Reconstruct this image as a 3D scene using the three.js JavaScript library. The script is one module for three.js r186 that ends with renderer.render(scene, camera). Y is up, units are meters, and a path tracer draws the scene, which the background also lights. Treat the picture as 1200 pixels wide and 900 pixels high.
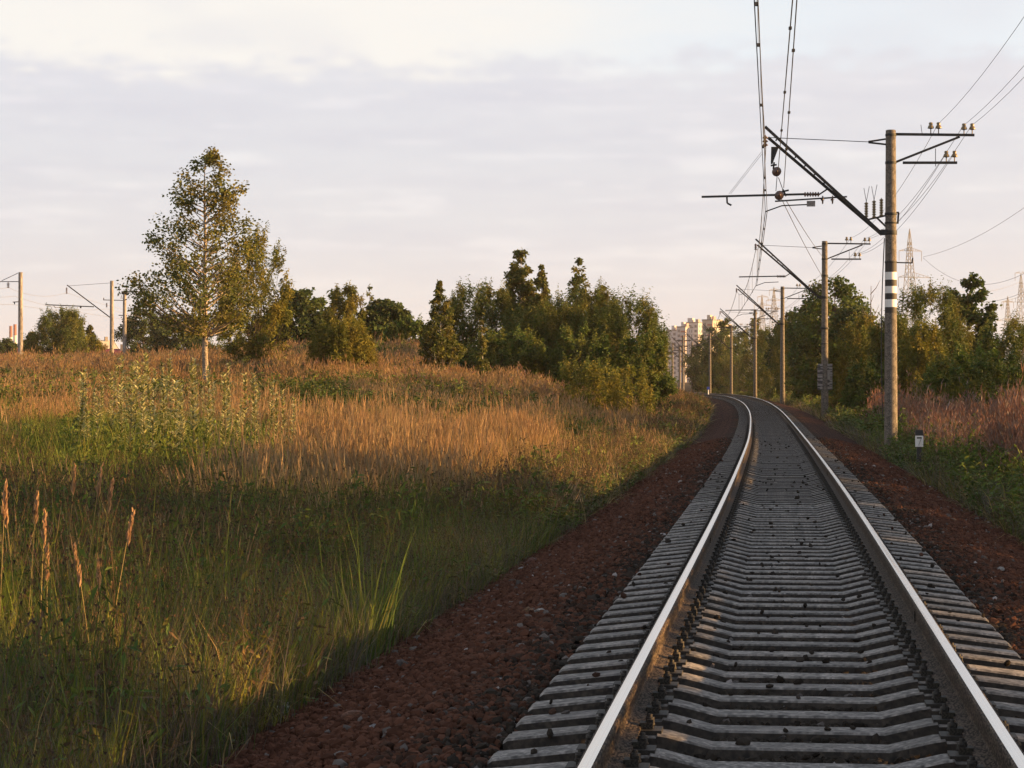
import * as THREE from 'three';
import { mergeGeometries } from 'three/addons/utils/BufferGeometryUtils.js';

// ------------------------------------------------------------------ camera, sky, sun, exposure
const F = 2600, CX = 600, HY = 457, EYE = 1.374;             // lens in photo pixels, column of the axis, row of the horizon, eye height over the rail tops
const R = Math.PI / 180;
const scene = new THREE.Scene();
const camera = new THREE.PerspectiveCamera(2 * Math.atan(450 / F) / R, 4 / 3, 0.1, 20000);
camera.position.set(0, EYE, 0);
camera.rotation.x = Math.atan((HY - 450) / F);
scene.add(camera);
const renderer = new THREE.WebGLRenderer({ antialias: true });
renderer.toneMapping = THREE.LinearToneMapping;
renderer.toneMappingExposure = 3.3;
renderer.shadowMap.enabled = true;

const SUN_AZ = 83 * R, SUN_EL = 9.5 * R;                      // degrees clockwise from the view, height over the horizon
const sunDir = new THREE.Vector3(Math.sin(SUN_AZ) * Math.cos(SUN_EL), Math.sin(SUN_EL), -Math.cos(SUN_AZ) * Math.cos(SUN_EL));
const sun = new THREE.DirectionalLight(new THREE.Color(1.0, 0.565, 0.20), 5.0);
sun.position.copy(sunDir).multiplyScalar(500); sun.target.position.set(0, 0, -100);
sun.castShadow = true; sun.shadow.mapSize.set(4096, 4096); sun.shadow.radius = 1.2;
Object.assign(sun.shadow.camera, { left: -300, right: 300, top: 160, bottom: -160, near: 1, far: 1200 });
scene.add(sun, sun.target);

scene.fog = new THREE.FogExp2(new THREE.Color(0.80, 0.70, 0.66), 0.00009);                  // thin evening haze

// ------------------------------------------------------------------ small tools
function rng(a) { return () => { a |= 0; a = a + 0x6D2B79F5 | 0; let t = Math.imul(a ^ a >>> 15, 1 | a); t = t + Math.imul(t ^ t >>> 7, 61 | t) ^ t; return ((t ^ t >>> 14) >>> 0) / 4294967296; }; }
const clamp = (x, a = 0, b = 1) => Math.min(b, Math.max(a, x));
const lerp = (a, b, t) => a + (b - a) * t;
const smooth = (a, b, x) => { const t = clamp((x - a) / (b - a)); return t * t * (3 - 2 * t); };
function hash(x, y) { let h = Math.imul(x | 0, 374761393) + Math.imul(y | 0, 668265263) | 0; h = Math.imul(h ^ h >>> 13, 1274126177); return ((h ^ h >>> 16) >>> 0) / 4294967296; }
function noise(x, y) {
  const i = Math.floor(x), j = Math.floor(y), u = x - i, v = y - j, a = u * u * (3 - 2 * u), b = v * v * (3 - 2 * v);
  return lerp(lerp(hash(i, j), hash(i + 1, j), a), lerp(hash(i, j + 1), hash(i + 1, j + 1), a), b);
}
function fbm(x, y, n = 4) { let s = 0, a = 0.5, w = 0; for (let k = 0; k < n; k++) { s += a * noise(x, y); w += a; x = x * 2.03 + 17.1; y = y * 2.03 + 5.3; a *= 0.5; } return s / w; }
function table(xs, ys) { return (x) => { if (x <= xs[0]) return ys[0]; for (let k = 1; k < xs.length; k++) if (x <= xs[k]) return lerp(ys[k - 1], ys[k], (x - xs[k - 1]) / (xs[k] - xs[k - 1])); return ys[ys.length - 1]; }; }
const at = (px, py, D) => new THREE.Vector3((px - CX) / F * D, EYE + (HY - py) / F * D, -D);   // a photo pixel at a known depth
const V = (x, y, z) => new THREE.Vector3(x, y, z);

// ------------------------------------------------------------------ the sky: evening air with a wide bank of thin cloud
{
  const W = 4096, Hh = 2048, data = new Float32Array(W * Hh * 4);
  const keys = [[-90, 0.30, 0.27, 0.25], [-0.1, 0.70, 0.61, 0.56], [0, 0.86, 0.765, 0.70], [2, 0.81, 0.768, 0.748], [4, 0.77, 0.765, 0.787], [6, 0.748, 0.76, 0.805], [8, 0.745, 0.755, 0.815], [14, 0.66, 0.69, 0.77], [28, 0.40, 0.475, 0.59], [50, 0.24, 0.32, 0.46], [90, 0.17, 0.25, 0.40]];
  const kx = keys.map((k) => k[0]), low = [1, 2, 3].map((c) => table(kx, keys.map((k) => k[c])));
  const clearL = [0.945, 0.925, 0.885], clearR = [0.80, 0.865, 0.925];
  for (let j = 0; j < Hh; j++) {
    const el = ((j + 0.5) / Hh - 0.5) * 180, base = low.map((f) => f(el));
    for (let i = 0; i < W; i++) {
      const ph = ((i + 0.5) / W - 0.5) * 360, az = ((ph + 90 + 540) % 360) - 180, o = (j * W + i) * 4;  // az: degrees clockwise from the view
      let r = base[0], g = base[1], b = base[2];
      if (el > -1) {
        const wob = fbm(az * 0.35 + 40, el * 1.4 + 7, 4), fine = fbm(az * 1.3 + 9, el * 5 + 3, 4);
        const edge = 8.15 + (wob - 0.5) * 0.7 + (fine - 0.5) * 1.6 + 0.25 * smooth(2, 9, az);
        const open = smooth(-0.45, 0.6, el - edge) * (1 - smooth(14, 34, el) * 0.75) * (1 - 0.35 * smooth(0.5, 0.8, fbm(az * 0.2 + 3, el * 0.7, 3)));
        const t = smooth(-3, 8, az + (wob - 0.5) * 6), cl = clearL.map((c, k) => lerp(c, clearR[k], t));
        const s = 1 + (fbm(az * 0.25 + 2, el * 3.2, 4) - 0.5) * 0.09 + (fine - 0.5) * 0.05;
        r = lerp(r * s, cl[0], open); g = lerp(g * s, cl[1], open); b = lerp(b * (s * 0.6 + 0.4), cl[2], open);
        const st = smooth(0.56, 0.80, fbm(az * 0.42 + 60, el * 5.5 + 2, 4)) * smooth(1.5, 3.5, el) * (1 - smooth(7, 9, el)) * 0.07;   // brighter wisps
        r += st * 1.1; g += st * 0.95; b += st * 0.75;
        const dz = ((az - 83 + 540) % 360) - 180, glow = Math.exp(-(dz * dz) / 1800 - (el - 6) * (el - 6) / 500);   // the air round the low sun
        r += 0.55 * glow; g += 0.30 * glow; b += 0.08 * glow;
      }
      data[o] = r; data[o + 1] = g; data[o + 2] = b; data[o + 3] = 1;
    }
  }
  const sky = new THREE.DataTexture(data, W, Hh, THREE.RGBAFormat, THREE.FloatType);
  sky.mapping = THREE.EquirectangularReflectionMapping; sky.magFilter = THREE.LinearFilter; sky.minFilter = THREE.LinearFilter; sky.colorSpace = THREE.LinearSRGBColorSpace; sky.needsUpdate = true;
  scene.background = sky; scene.environment = sky; scene.backgroundIntensity = scene.environmentIntensity = 0.303;
}

// ------------------------------------------------------------------ objects: naming and tagging
const taken = new Map();
function numbered(name) { const n = taken.get(name) || 0; taken.set(name, n + 1); return n ? name + '_' + String(n).padStart(3, '0') : name; }
function tag(o, label, category, group, kind) { o.userData.label = label; o.userData.category = category; if (group) o.userData.group = group; if (kind) o.userData.kind = kind; return o; }
function shade(o) { o.castShadow = true; o.receiveShadow = true; return o; }
function top(o, name) { o.name = numbered(name); scene.add(o); return o; }
function part(name, geo, mat, parent) { const m = shade(new THREE.Mesh(geo, mat)); m.name = name; parent.add(m); return m; }
function thing(name, label, category, pos, turn = 0, group) { const o = top(new THREE.Group(), name); o.position.copy(pos); o.rotation.y = turn; return tag(o, label, category, group); }

// geometry collector: flat faces, vertex colours optional
class Geo {
  constructor(colored = false) { this.p = []; this.n = []; this.u = []; this.c = colored ? [] : null; }
  tri(a, b, c, col, n) {
    if (!n) { const ux = b[0] - a[0], uy = b[1] - a[1], uz = b[2] - a[2], vx = c[0] - a[0], vy = c[1] - a[1], vz = c[2] - a[2]; let x = uy * vz - uz * vy, y = uz * vx - ux * vz, z = ux * vy - uy * vx; const l = Math.hypot(x, y, z) || 1; n = [x / l, y / l, z / l]; }
    this.p.push(a[0], a[1], a[2], b[0], b[1], b[2], c[0], c[1], c[2]);
    for (let k = 0; k < 3; k++) this.n.push(n[0], n[1], n[2]);
    const ax = Math.abs(n[0]), ay = Math.abs(n[1]), az = Math.abs(n[2]);
    for (const q of [a, b, c]) { if (ay >= ax && ay >= az) this.u.push(q[0], q[2]); else if (ax >= az) this.u.push(q[2], q[1]); else this.u.push(q[0], q[1]); if (this.c) this.c.push(col[0], col[1], col[2]); }
  }
  quad(a, b, c, d, col) { this.tri(a, b, c, col); this.tri(a, c, d, col); }
  box(cx, cy, cz, sx, sy, sz, col) {
    const x0 = cx - sx / 2, x1 = cx + sx / 2, y0 = cy - sy / 2, y1 = cy + sy / 2, z0 = cz - sz / 2, z1 = cz + sz / 2;
    this.quad([x0, y0, z1], [x1, y0, z1], [x1, y1, z1], [x0, y1, z1], col); this.quad([x1, y0, z0], [x0, y0, z0], [x0, y1, z0], [x1, y1, z0], col);
    this.quad([x1, y0, z1], [x1, y0, z0], [x1, y1, z0], [x1, y1, z1], col); this.quad([x0, y0, z0], [x0, y0, z1], [x0, y1, z1], [x0, y1, z0], col);
    this.quad([x0, y1, z1], [x1, y1, z1], [x1, y1, z0], [x0, y1, z0], col); this.quad([x0, y0, z0], [x1, y0, z0], [x1, y0, z1], [x0, y0, z1], col); return this;
  }
  bar(a, b, w, h = w, col) {                                    // a square bar between two points
    const A = V(...a), B = V(...b), d = B.clone().sub(A).normalize(), up = Math.abs(d.y) > 0.95 ? V(1, 0, 0) : V(0, 1, 0), s = d.clone().cross(up).normalize(), t = s.clone().cross(d).normalize();
    const q = (P, i, j) => [P.x + s.x * i * w / 2 + t.x * j * h / 2, P.y + s.y * i * w / 2 + t.y * j * h / 2, P.z + s.z * i * w / 2 + t.z * j * h / 2];
    const c = [[-1, -1], [1, -1], [1, 1], [-1, 1]];
    for (let k = 0; k < 4; k++) { const m = c[k], n = c[(k + 1) % 4]; this.quad(q(A, ...m), q(A, ...n), q(B, ...n), q(B, ...m), col); }
    this.quad(q(A, ...c[3]), q(A, ...c[2]), q(A, ...c[1]), q(A, ...c[0]), col); this.quad(q(B, ...c[0]), q(B, ...c[1]), q(B, ...c[2]), q(B, ...c[3]), col); return this;
  }
  tube(pts, radii, sides = 5, col) {                            // tapered round tube with smooth normals
    let prev = null;
    for (let k = 0; k < pts.length; k++) {
      const a = pts[Math.max(0, k - 1)], b = pts[Math.min(pts.length - 1, k + 1)], d = V(b[0] - a[0], b[1] - a[1], b[2] - a[2]).normalize();
      const up = Math.abs(d.y) > 0.95 ? V(1, 0, 0) : V(0, 1, 0), s = d.clone().cross(up).normalize(), t = s.clone().cross(d), r = Array.isArray(radii) ? radii[k] : radii, ring = [];
      for (let i = 0; i <= sides; i++) { const q = i / sides * 2 * Math.PI, nx = s.x * Math.cos(q) + t.x * Math.sin(q), ny = s.y * Math.cos(q) + t.y * Math.sin(q), nz = s.z * Math.cos(q) + t.z * Math.sin(q); ring.push([[pts[k][0] + nx * r, pts[k][1] + ny * r, pts[k][2] + nz * r], [nx, ny, nz], [i / sides, pts[k][1]]]); }
      if (prev) for (let i = 0; i < sides; i++) for (const v of [prev[i], ring[i + 1], prev[i + 1], prev[i], ring[i], ring[i + 1]]) { this.p.push(...v[0]); this.n.push(...v[1]); this.u.push(...v[2]); if (this.c) this.c.push(...col); }
      prev = ring;
    }
    return this;
  }
  build() {
    const g = new THREE.BufferGeometry();
    g.setAttribute('position', new THREE.Float32BufferAttribute(this.p, 3)); g.setAttribute('normal', new THREE.Float32BufferAttribute(this.n, 3)); g.setAttribute('uv', new THREE.Float32BufferAttribute(this.u, 2));
    if (this.c) g.setAttribute('color', new THREE.Float32BufferAttribute(this.c, 3));
    this.p = this.n = this.u = this.c = null; return g;
  }
}
const G = () => new Geo(), bars = (list, w, h) => { const g = new Geo(); for (const [a, b, ww] of list) g.bar(a, b, ww || w, ww || h || w); return g.build(); };
const lathe = (pts, seg = 16) => new THREE.LatheGeometry(pts.map((p) => new THREE.Vector2(p[0], p[1])), seg);

// textures: plain grain and stains, multiplied on a colour
function grain(n, fn, srgb = true) {
  const d = new Uint8Array(n * n * 4);
  for (let j = 0; j < n; j++) for (let i = 0; i < n; i++) { const v = fn(i / n, j / n, i, j), c = Array.isArray(v) ? v : [v, v, v], o = (j * n + i) * 4; for (let k = 0; k < 3; k++) d[o + k] = clamp(c[k]) * 255; d[o + 3] = 255; }
  const t = new THREE.DataTexture(d, n, n, THREE.RGBAFormat); t.wrapS = t.wrapT = THREE.RepeatWrapping; t.magFilter = THREE.LinearFilter; t.minFilter = THREE.LinearMipmapLinearFilter; t.generateMipmaps = true;
  if (srgb) t.colorSpace = THREE.SRGBColorSpace; t.needsUpdate = true; return t;
}
function tile(u, v, f, n = 4) { const a = fbm(u * f, v * f, n), b = fbm((u - 1) * f, v * f, n), c = fbm(u * f, (v - 1) * f, n), d = fbm((u - 1) * f, (v - 1) * f, n); return lerp(lerp(a, b, u), lerp(c, d, u), v); }
const texConcrete = grain(256, (u, v, i, j) => 0.75 + 0.20 * (tile(u, v, 6) - 0.5) + 0.15 * (tile(u + 3.3, v, 40, 2) - 0.5) + 0.08 * (hash(i, j) - 0.5) - 0.12 * smooth(0.58, 0.72, tile(u, v + 5.1, 9)));
const bumpConcrete = grain(256, (u, v, i, j) => 0.5 + 0.6 * (tile(u, v, 30, 3) - 0.5) + 0.3 * (hash(i, j) - 0.5), false);
const texRust = grain(256, (u, v, i, j) => { const a = tile(u, v, 8), b = tile(u + 4, v, 34, 3); const k = 0.72 + 0.5 * (a - 0.5) + 0.4 * (b - 0.5) + 0.1 * (hash(i, j) - 0.5); return [k, k * (0.95 + 0.1 * b), k * (0.92 + 0.12 * a)]; });
const texSoil = grain(512, (u, v, i, j) => { const a = tile(u, v, 10), b = tile(u + 2, v, 70, 2), h = hash(i, j); const k = 0.5 + 0.55 * (a - 0.5) + 0.7 * (b - 0.5) + 0.3 * (h - 0.5); return [k * 1.03, k, k * (0.9 + 0.2 * b)]; });
const bumpSoil = grain(512, (u, v) => 0.5 + 1.1 * (tile(u, v, 64, 2) - 0.5) + 0.5 * (tile(u, v, 20, 2) - 0.5), false);
const texStreak = grain(256, (u, v, i) => 0.8 + 0.35 * (noise(i * 0.35, 3) - 0.5) + 0.12 * (tile(u, v, 16, 3) - 0.5), false);
const texBark = grain(128, (u, v) => { const k = 0.7 + 0.6 * (tile(u, v, 5) - 0.5) + 0.45 * (noise(u * 24, v * 60) - 0.5); return k; });
const texBirch = grain(128, (u, v) => { const s = smooth(0.62, 0.7, noise(u * 5, v * 46)) * smooth(0.4, 0.6, noise(u * 3 + 7, v * 12)); return 0.92 - 0.72 * s - 0.1 * noise(u * 20, v * 20); });

const std = (rgb, rough = 0.85, extra = {}) => new THREE.MeshStandardMaterial({ color: new THREE.Color().setRGB(...rgb), roughness: rough, ...extra });
const shifted = (t, k) => { t.offset.set((k * 0.377) % 1, (k * 0.591) % 1); return t; };
const matte = (rgb, extra = {}) => new THREE.MeshPhysicalMaterial({ color: new THREE.Color().setRGB(...rgb), roughness: 1, specularIntensity: 0.12, ...extra });
const withRepeat = (t, x, y) => { const c = t.clone(); c.repeat.set(x, y); c.needsUpdate = true; return c; };
const M = {
  soil: matte([0.13, 0.115, 0.065], { map: withRepeat(texSoil, 0.35, 0.35) }),
  ballast: matte([0.31, 0.30, 0.285], { map: withRepeat(texSoil, 0.6, 0.6), bumpMap: withRepeat(bumpSoil, 0.6, 0.6), bumpScale: 0.03, vertexColors: true }),
  stone: matte([1, 1, 1]),
  railSide: matte([0.095, 0.068, 0.052], { specularIntensity: 0.3, roughness: 0.8, map: withRepeat(texRust, 4, 1.2) }),
  railTop: std([0.66, 0.625, 0.595], 0.27, { metalness: 1, roughnessMap: withRepeat(texStreak, 9, 0.02) }),
  fasten: std([0.055, 0.045, 0.038], 0.75, { map: withRepeat(texRust, 3, 3) }),
  sleepers: [[0.34, 0.305, 0.275], [0.30, 0.27, 0.245], [0.37, 0.33, 0.295], [0.275, 0.25, 0.225], [0.32, 0.28, 0.245], [0.35, 0.32, 0.295], [0.29, 0.26, 0.235], [0.33, 0.295, 0.26]].map((c, k) => std(c, 0.8, { map: shifted(withRepeat(texConcrete, 1.1 + k * 0.07, 1.3), k), bumpMap: withRepeat(bumpConcrete, 2, 2), bumpScale: 0.0006, vertexColors: true })),
  mast: std([0.275, 0.24, 0.205], 0.88, { map: withRepeat(texConcrete, 2, 16), bumpMap: withRepeat(bumpConcrete, 3, 24), bumpScale: 0.002 }),
  mastGrey: std([0.48, 0.43, 0.40], 0.88, { map: withRepeat(texConcrete, 1, 3) }),
  white: std([0.76, 0.75, 0.73], 0.6),
  black: std([0.035, 0.033, 0.032], 0.7),
  steel: std([0.026, 0.03, 0.034], 0.7, { map: withRepeat(texRust, 2, 2) }),
  insul: std([0.09, 0.055, 0.045], 0.3),
  glassIns: std([0.17, 0.125, 0.06], 0.3),
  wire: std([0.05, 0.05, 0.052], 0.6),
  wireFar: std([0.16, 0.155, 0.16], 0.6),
  lattice: std([0.20, 0.195, 0.195], 0.7),
};
const foliage = (through = 0.3) => new THREE.MeshPhysicalMaterial({ color: 0xffffff, vertexColors: true, roughness: 0.9, transmission: through, thickness: 0, side: THREE.DoubleSide, specularIntensity: 0.35 });
const leafMat = foliage(0.40), grassMat = foliage(0.25);
const barks = {
  birch: std([0.74, 0.70, 0.66], 0.85, { map: withRepeat(texBirch, 1, 0.7) }),
  aspen: std([0.58, 0.48, 0.38], 0.9, { map: withRepeat(texBark, 1, 0.6) }),
  brown: std([0.16, 0.12, 0.09], 0.95, { map: withRepeat(texBark, 1, 0.6) }),
  dead: std([0.30, 0.24, 0.20], 0.9, { map: withRepeat(texBark, 1, 0.6) }),
};

// ------------------------------------------------------------------ the line of the track and the lie of the land
const track = (() => {
  const P = [[-30, -3.45, 0], [-12, -1.36, 0], [0, 0.087, 0], [8.06, 1.063, 0], [25, 3.115, 0], [43, 5.23, 0], [66, 7.86, 0.02], [100, 11.55, 0.2], [120, 13.6, 0.34], [150, 16.45, 0.53], [180, 19.0, 0.68], [220, 22.0, 0.8], [260, 24.3, 0.87], [300, 25.7, 0.88], [360, 25.6, 0.9], [430, 22.5, 0.9]];
  const c = new THREE.CatmullRomCurve3(P.map(([d, x, e]) => V(x, e, -d)), false, 'centripetal'), N = 1200, pts = c.getSpacedPoints(N), len = c.getLength();
  const ds = pts.map((p) => -p.z), X = table(ds, pts.map((p) => p.x)), E = table(ds, pts.map((p) => p.y));
  const s0 = (() => { for (let k = 0; k <= N; k++) if (ds[k] >= 0) return k / N * len; })();
  const fx = (D) => D < 430 ? D > -30 ? X(D) : -3.45 + (D + 30) * 0.116 : 22.5 - (D - 430) * 0.03;
  return { len, s0, X: fx, E, cant: (D) => 0.065 * smooth(60, 150, D),
    frame(s) { const t = clamp((s + s0) / len), p = c.getPointAt(t), d = c.getTangentAt(t).setY(0).normalize(); return { p, d, r: V(-d.z, 0, d.x), turn: Math.atan2(-d.x, -d.z), D: -p.z }; },
    head(D) { return Math.atan((fx(D + 1) - fx(D - 1)) / 2); } };
})();
const acrossTrack = (X, D) => (X - track.X(D)) * Math.cos(track.head(D));

const DT = [0, 10, 20, 30, 40, 50, 60, 75, 90, 105, 130, 170, 230, 300];
const cols = [[0, [-0.9, -0.95, -0.9, -0.75, -0.55, -0.25, 0, 0.5, 1.15, 1.7, 2.35, 2.9, 3.2, 3.5]], [250, [-0.9, -0.95, -0.9, -0.8, -0.6, -0.3, -0.05, 0.45, 1.1, 1.8, 2.6, 3.0, 3.2, 3.5]],
  [400, [-0.9, -0.95, -0.95, -0.85, -0.75, -0.6, -0.4, 0.05, 1.2, 2.1, 3.4, 3.4, 3.4, 3.6]], [480, [-0.9, -0.95, -0.95, -0.85, -0.75, -0.62, -0.45, 0, 1.0, 1.8, 3.2, 3.2, 3.3, 3.5]], [550, [-0.9, -0.9, -0.9, -0.85, -0.75, -0.65, -0.5, -0.15, 0.6, 1.35, 2.2, 2.6, 3.0, 3.4]],
  [700, [-0.9, -0.9, -0.9, -0.85, -0.8, -0.75, -0.7, -0.6, -0.2, 0.5, 1.3, 1.9, 2.3, 3]]].map(([x, y]) => [x, table(DT, y)]);
function leftField(X, D) { const px = clamp(CX + F * X / Math.max(D, 6), 0, 700); for (let k = 1; k < cols.length; k++) if (px <= cols[k][0]) { const t = (px - cols[k - 1][0]) / (cols[k][0] - cols[k - 1][0]); return lerp(cols[k - 1][1](D), cols[k][1](D), t * t * (3 - 2 * t)); } return cols[cols.length - 1][1](D); }
const bankL = table([0, 2.5, 2.9, 3.3, 4.5, 7], [-0.8, -0.8, -0.66, -0.66, -0.82, -0.95]), bankR = table([0, 2.5, 2.9, 3.3, 4.5, 7, 12, 30], [-0.8, -0.8, -0.66, -0.66, -0.8, -0.85, -0.7, -0.4]);
function ground(X, D) {
  const s = acrossTrack(X, D), e = D < 430 ? track.E(D) : 0.9, far = Math.max(0, D - 200) * 0.0048;
  let h;
  if (s < 0) h = lerp(e + bankL(-s), leftField(X, D) + far, smooth(4, 9, -s)); else h = e + bankR(s) + far * smooth(8, 30, s);
  return h + (Math.abs(s) > 3.4 ? (fbm(X * 0.22 + 50, D * 0.22, 3) - 0.5) * 0.35 * smooth(3.4, 7, Math.abs(s)) : 0);
}
const onGround = (px, D, lift = 0) => { const X = (px - CX) / F * D; return V(X, ground(X, D) + lift, -D); };

// ground sheet
{
  const side = [0, 1.2, 2.2, 2.7, 3, 3.4, 4, 5, 6, 7, 8, 9.5, 11, 13, 15, 18, 21, 25, 30, 36, 43, 52, 65, 85, 120, 180, 300, 600, 1500, 4000], S = [...side.slice(1).map((v) => -v).reverse(), ...side], Ds = [];
  for (let d = -40; d < 64; d += 2) Ds.push(d); for (let d = 64; d < 300; d += 4) Ds.push(d); Ds.push(300, 320, 350, 400, 450, 550, 700, 1000, 1500, 2500, 4500, 8000);
  const p = [], uv = [], idx = [], n = S.length;
  for (const d of Ds) for (const s of S) { const X = track.X(d) + s; p.push(X, ground(X, d), -d); uv.push(X, d); }
  for (let j = 0; j + 1 < Ds.length; j++) for (let i = 0; i + 1 < n; i++) { const a = j * n + i; idx.push(a, a + 1, a + n, a + 1, a + n + 1, a + n); }
  const g = new THREE.BufferGeometry(); g.setAttribute('position', new THREE.Float32BufferAttribute(p, 3)); g.setAttribute('uv', new THREE.Float32BufferAttribute(uv, 2)); g.setIndex(idx); g.computeVertexNormals();
  tag(top(shade(new THREE.Mesh(g, M.soil)), 'ground'), 'dark soil under the grass and weeds', 'ground', null, 'structure');
}

// ballast bed: a swept cross-section
const bedY = table([0, 1.28, 1.36, 1.6, 2.0, 3.0, 3.6], [-0.292, -0.292, -0.272, -0.276, -0.33, -0.60, -0.95]);
function bedHeight(s, D) { return track.E(D) + bedY(Math.abs(s)) + s * track.cant(D) * (Math.abs(s) < 2 ? 1 : 2 / Math.abs(s)); }
{
  const S = []; for (let s = -3.6; s <= 3.61; s += 0.12) S.push(s);
  const st = []; for (let s = -14; s < 70; s += 0.25) st.push(s); for (let s = 70; s < 430; s += 1.5) st.push(s);
  const p = [], uv = [], col = [], idx = [], n = S.length;
  for (const q of st) { const f = track.frame(q); for (const s of S) {
    const bump = (fbm(q * 3 + 100, s * 3 + 40, 3) - 0.5) * 0.05; p.push(f.p.x + f.r.x * s, bedHeight(s, f.D) + bump - 0.012, f.p.z + f.r.z * s); uv.push(s, q);
    const m = smooth(1.25, 1.75, Math.abs(s) + (noise(q * 0.8, s * 2) - 0.5) * 0.5), v = 0.85 + 0.3 * noise(q * 0.7, s * 1.6 + 9);
    const c = [lerp(0.23, 0.50, m) * v, lerp(0.19, 0.25, m) * v, lerp(0.16, 0.175, m) * v]; col.push(...c);
  } }
  for (let j = 0; j + 1 < st.length; j++) for (let i = 0; i + 1 < n; i++) { const a = j * n + i; idx.push(a, a + 1, a + n, a + 1, a + n + 1, a + n); }
  const g = new THREE.BufferGeometry(); g.setAttribute('position', new THREE.Float32BufferAttribute(p, 3)); g.setAttribute('uv', new THREE.Float32BufferAttribute(uv, 2)); g.setAttribute('color', new THREE.Float32BufferAttribute(col, 3)); g.setIndex(idx); g.computeVertexNormals();
  tag(top(shade(new THREE.Mesh(g, M.ballast)), 'ballast_bed'), 'reddish crushed stone ballast bed under the railway track', 'ballast', null, 'structure');
}

// ballast stones lying on the bed
function stoneGeo(seed, detail = 0) {
  const r = rng(seed), g = new THREE.IcosahedronGeometry(1, detail), p = g.attributes.position, seen = new Map(), sx = 0.75 + r() * 0.6, sy = 0.5 + r() * 0.35, sz = 0.75 + r() * 0.6;
  for (let k = 0; k < p.count; k++) { const key = [p.getX(k), p.getY(k), p.getZ(k)].map((v) => v.toFixed(3)).join(); if (!seen.has(key)) seen.set(key, 0.72 + 0.5 * r()); const m = seen.get(key); p.setXYZ(k, p.getX(k) * m * sx, p.getY(k) * m * sy, p.getZ(k) * m * sz); }
  g.computeVertexNormals(); return g;
}
{
  const r = rng(71), lists = [[], [], [], []];
  for (let q = 7.2; q < 74; ) {
    const f = track.frame(q), dens = q < 16 ? 760 : q < 26 ? 540 : q < 40 ? 300 : 140, step = 0.25, n = Math.round(dens * step * 6.5);
    for (let k = 0; k < n; k++) {
      const s = (r() - 0.5) * 6.6, along = q + r() * step, a = Math.abs(s); if (a > 3.05 + 0.25 * r()) continue;
      if (Math.abs(a - 0.785) < 0.09) continue;
      const inside = a < 1.36; if (inside && (r() < 0.2 || Math.abs(((along - 6.9) % 0.517 + 0.517) % 0.517 - 0.2585) > 0.145 + 0.03 * r())) { if (r() > 0.012) continue; lists[0].push([s, along, 2]); continue; }
      lists[Math.floor(r() * 4)].push([s, along, inside]);
    }
    q += step;
  }
  lists.forEach((L, k) => {
    const m = new THREE.InstancedMesh(stoneGeo(100 + k), M.stone, L.length), o = new THREE.Object3D(), c = new THREE.Color();
    L.forEach(([s, q, inside], i) => {
      const f = track.frame(q), big = r() < 0.08 ? 1.5 : 1, size = (inside ? 0.014 + 0.016 * r() : 0.014 + 0.017 * r()) * big * (f.D > 30 ? 1.25 : 1);
      o.position.set(f.p.x + f.r.x * s, (inside === 2 ? f.p.y - 0.24 + 0.04 * smooth(0.45, 0.6, Math.abs(s)) : bedHeight(s, f.D)) + size * 0.15, f.p.z + f.r.z * s); o.rotation.set(r() * 6, r() * 6, r() * 6); o.scale.setScalar(size); o.updateMatrix(); m.setMatrixAt(i, o.matrix);
      const red = smooth(1.2, 1.9, Math.abs(s) + (r() - 0.5) * 0.9), v = 0.6 + 0.75 * r(), t = r();
      if (t < 0.0025) c.setRGB(0.30, 0.27, 0.26); else if (t < 0.04) c.setRGB(0.11 * v, 0.095 * v, 0.088 * v); else c.setRGB(lerp(0.034, 0.088, red) * v, lerp(0.028, 0.040, red) * v, lerp(0.023, 0.026, red) * v);
      m.setColorAt(i, c);
    });
    tag(top(shade(m), 'ballast_stones'), 'loose reddish brown crushed ballast stones lying around the sleepers', 'ballast', null, 'stuff');
  });
}

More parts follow.
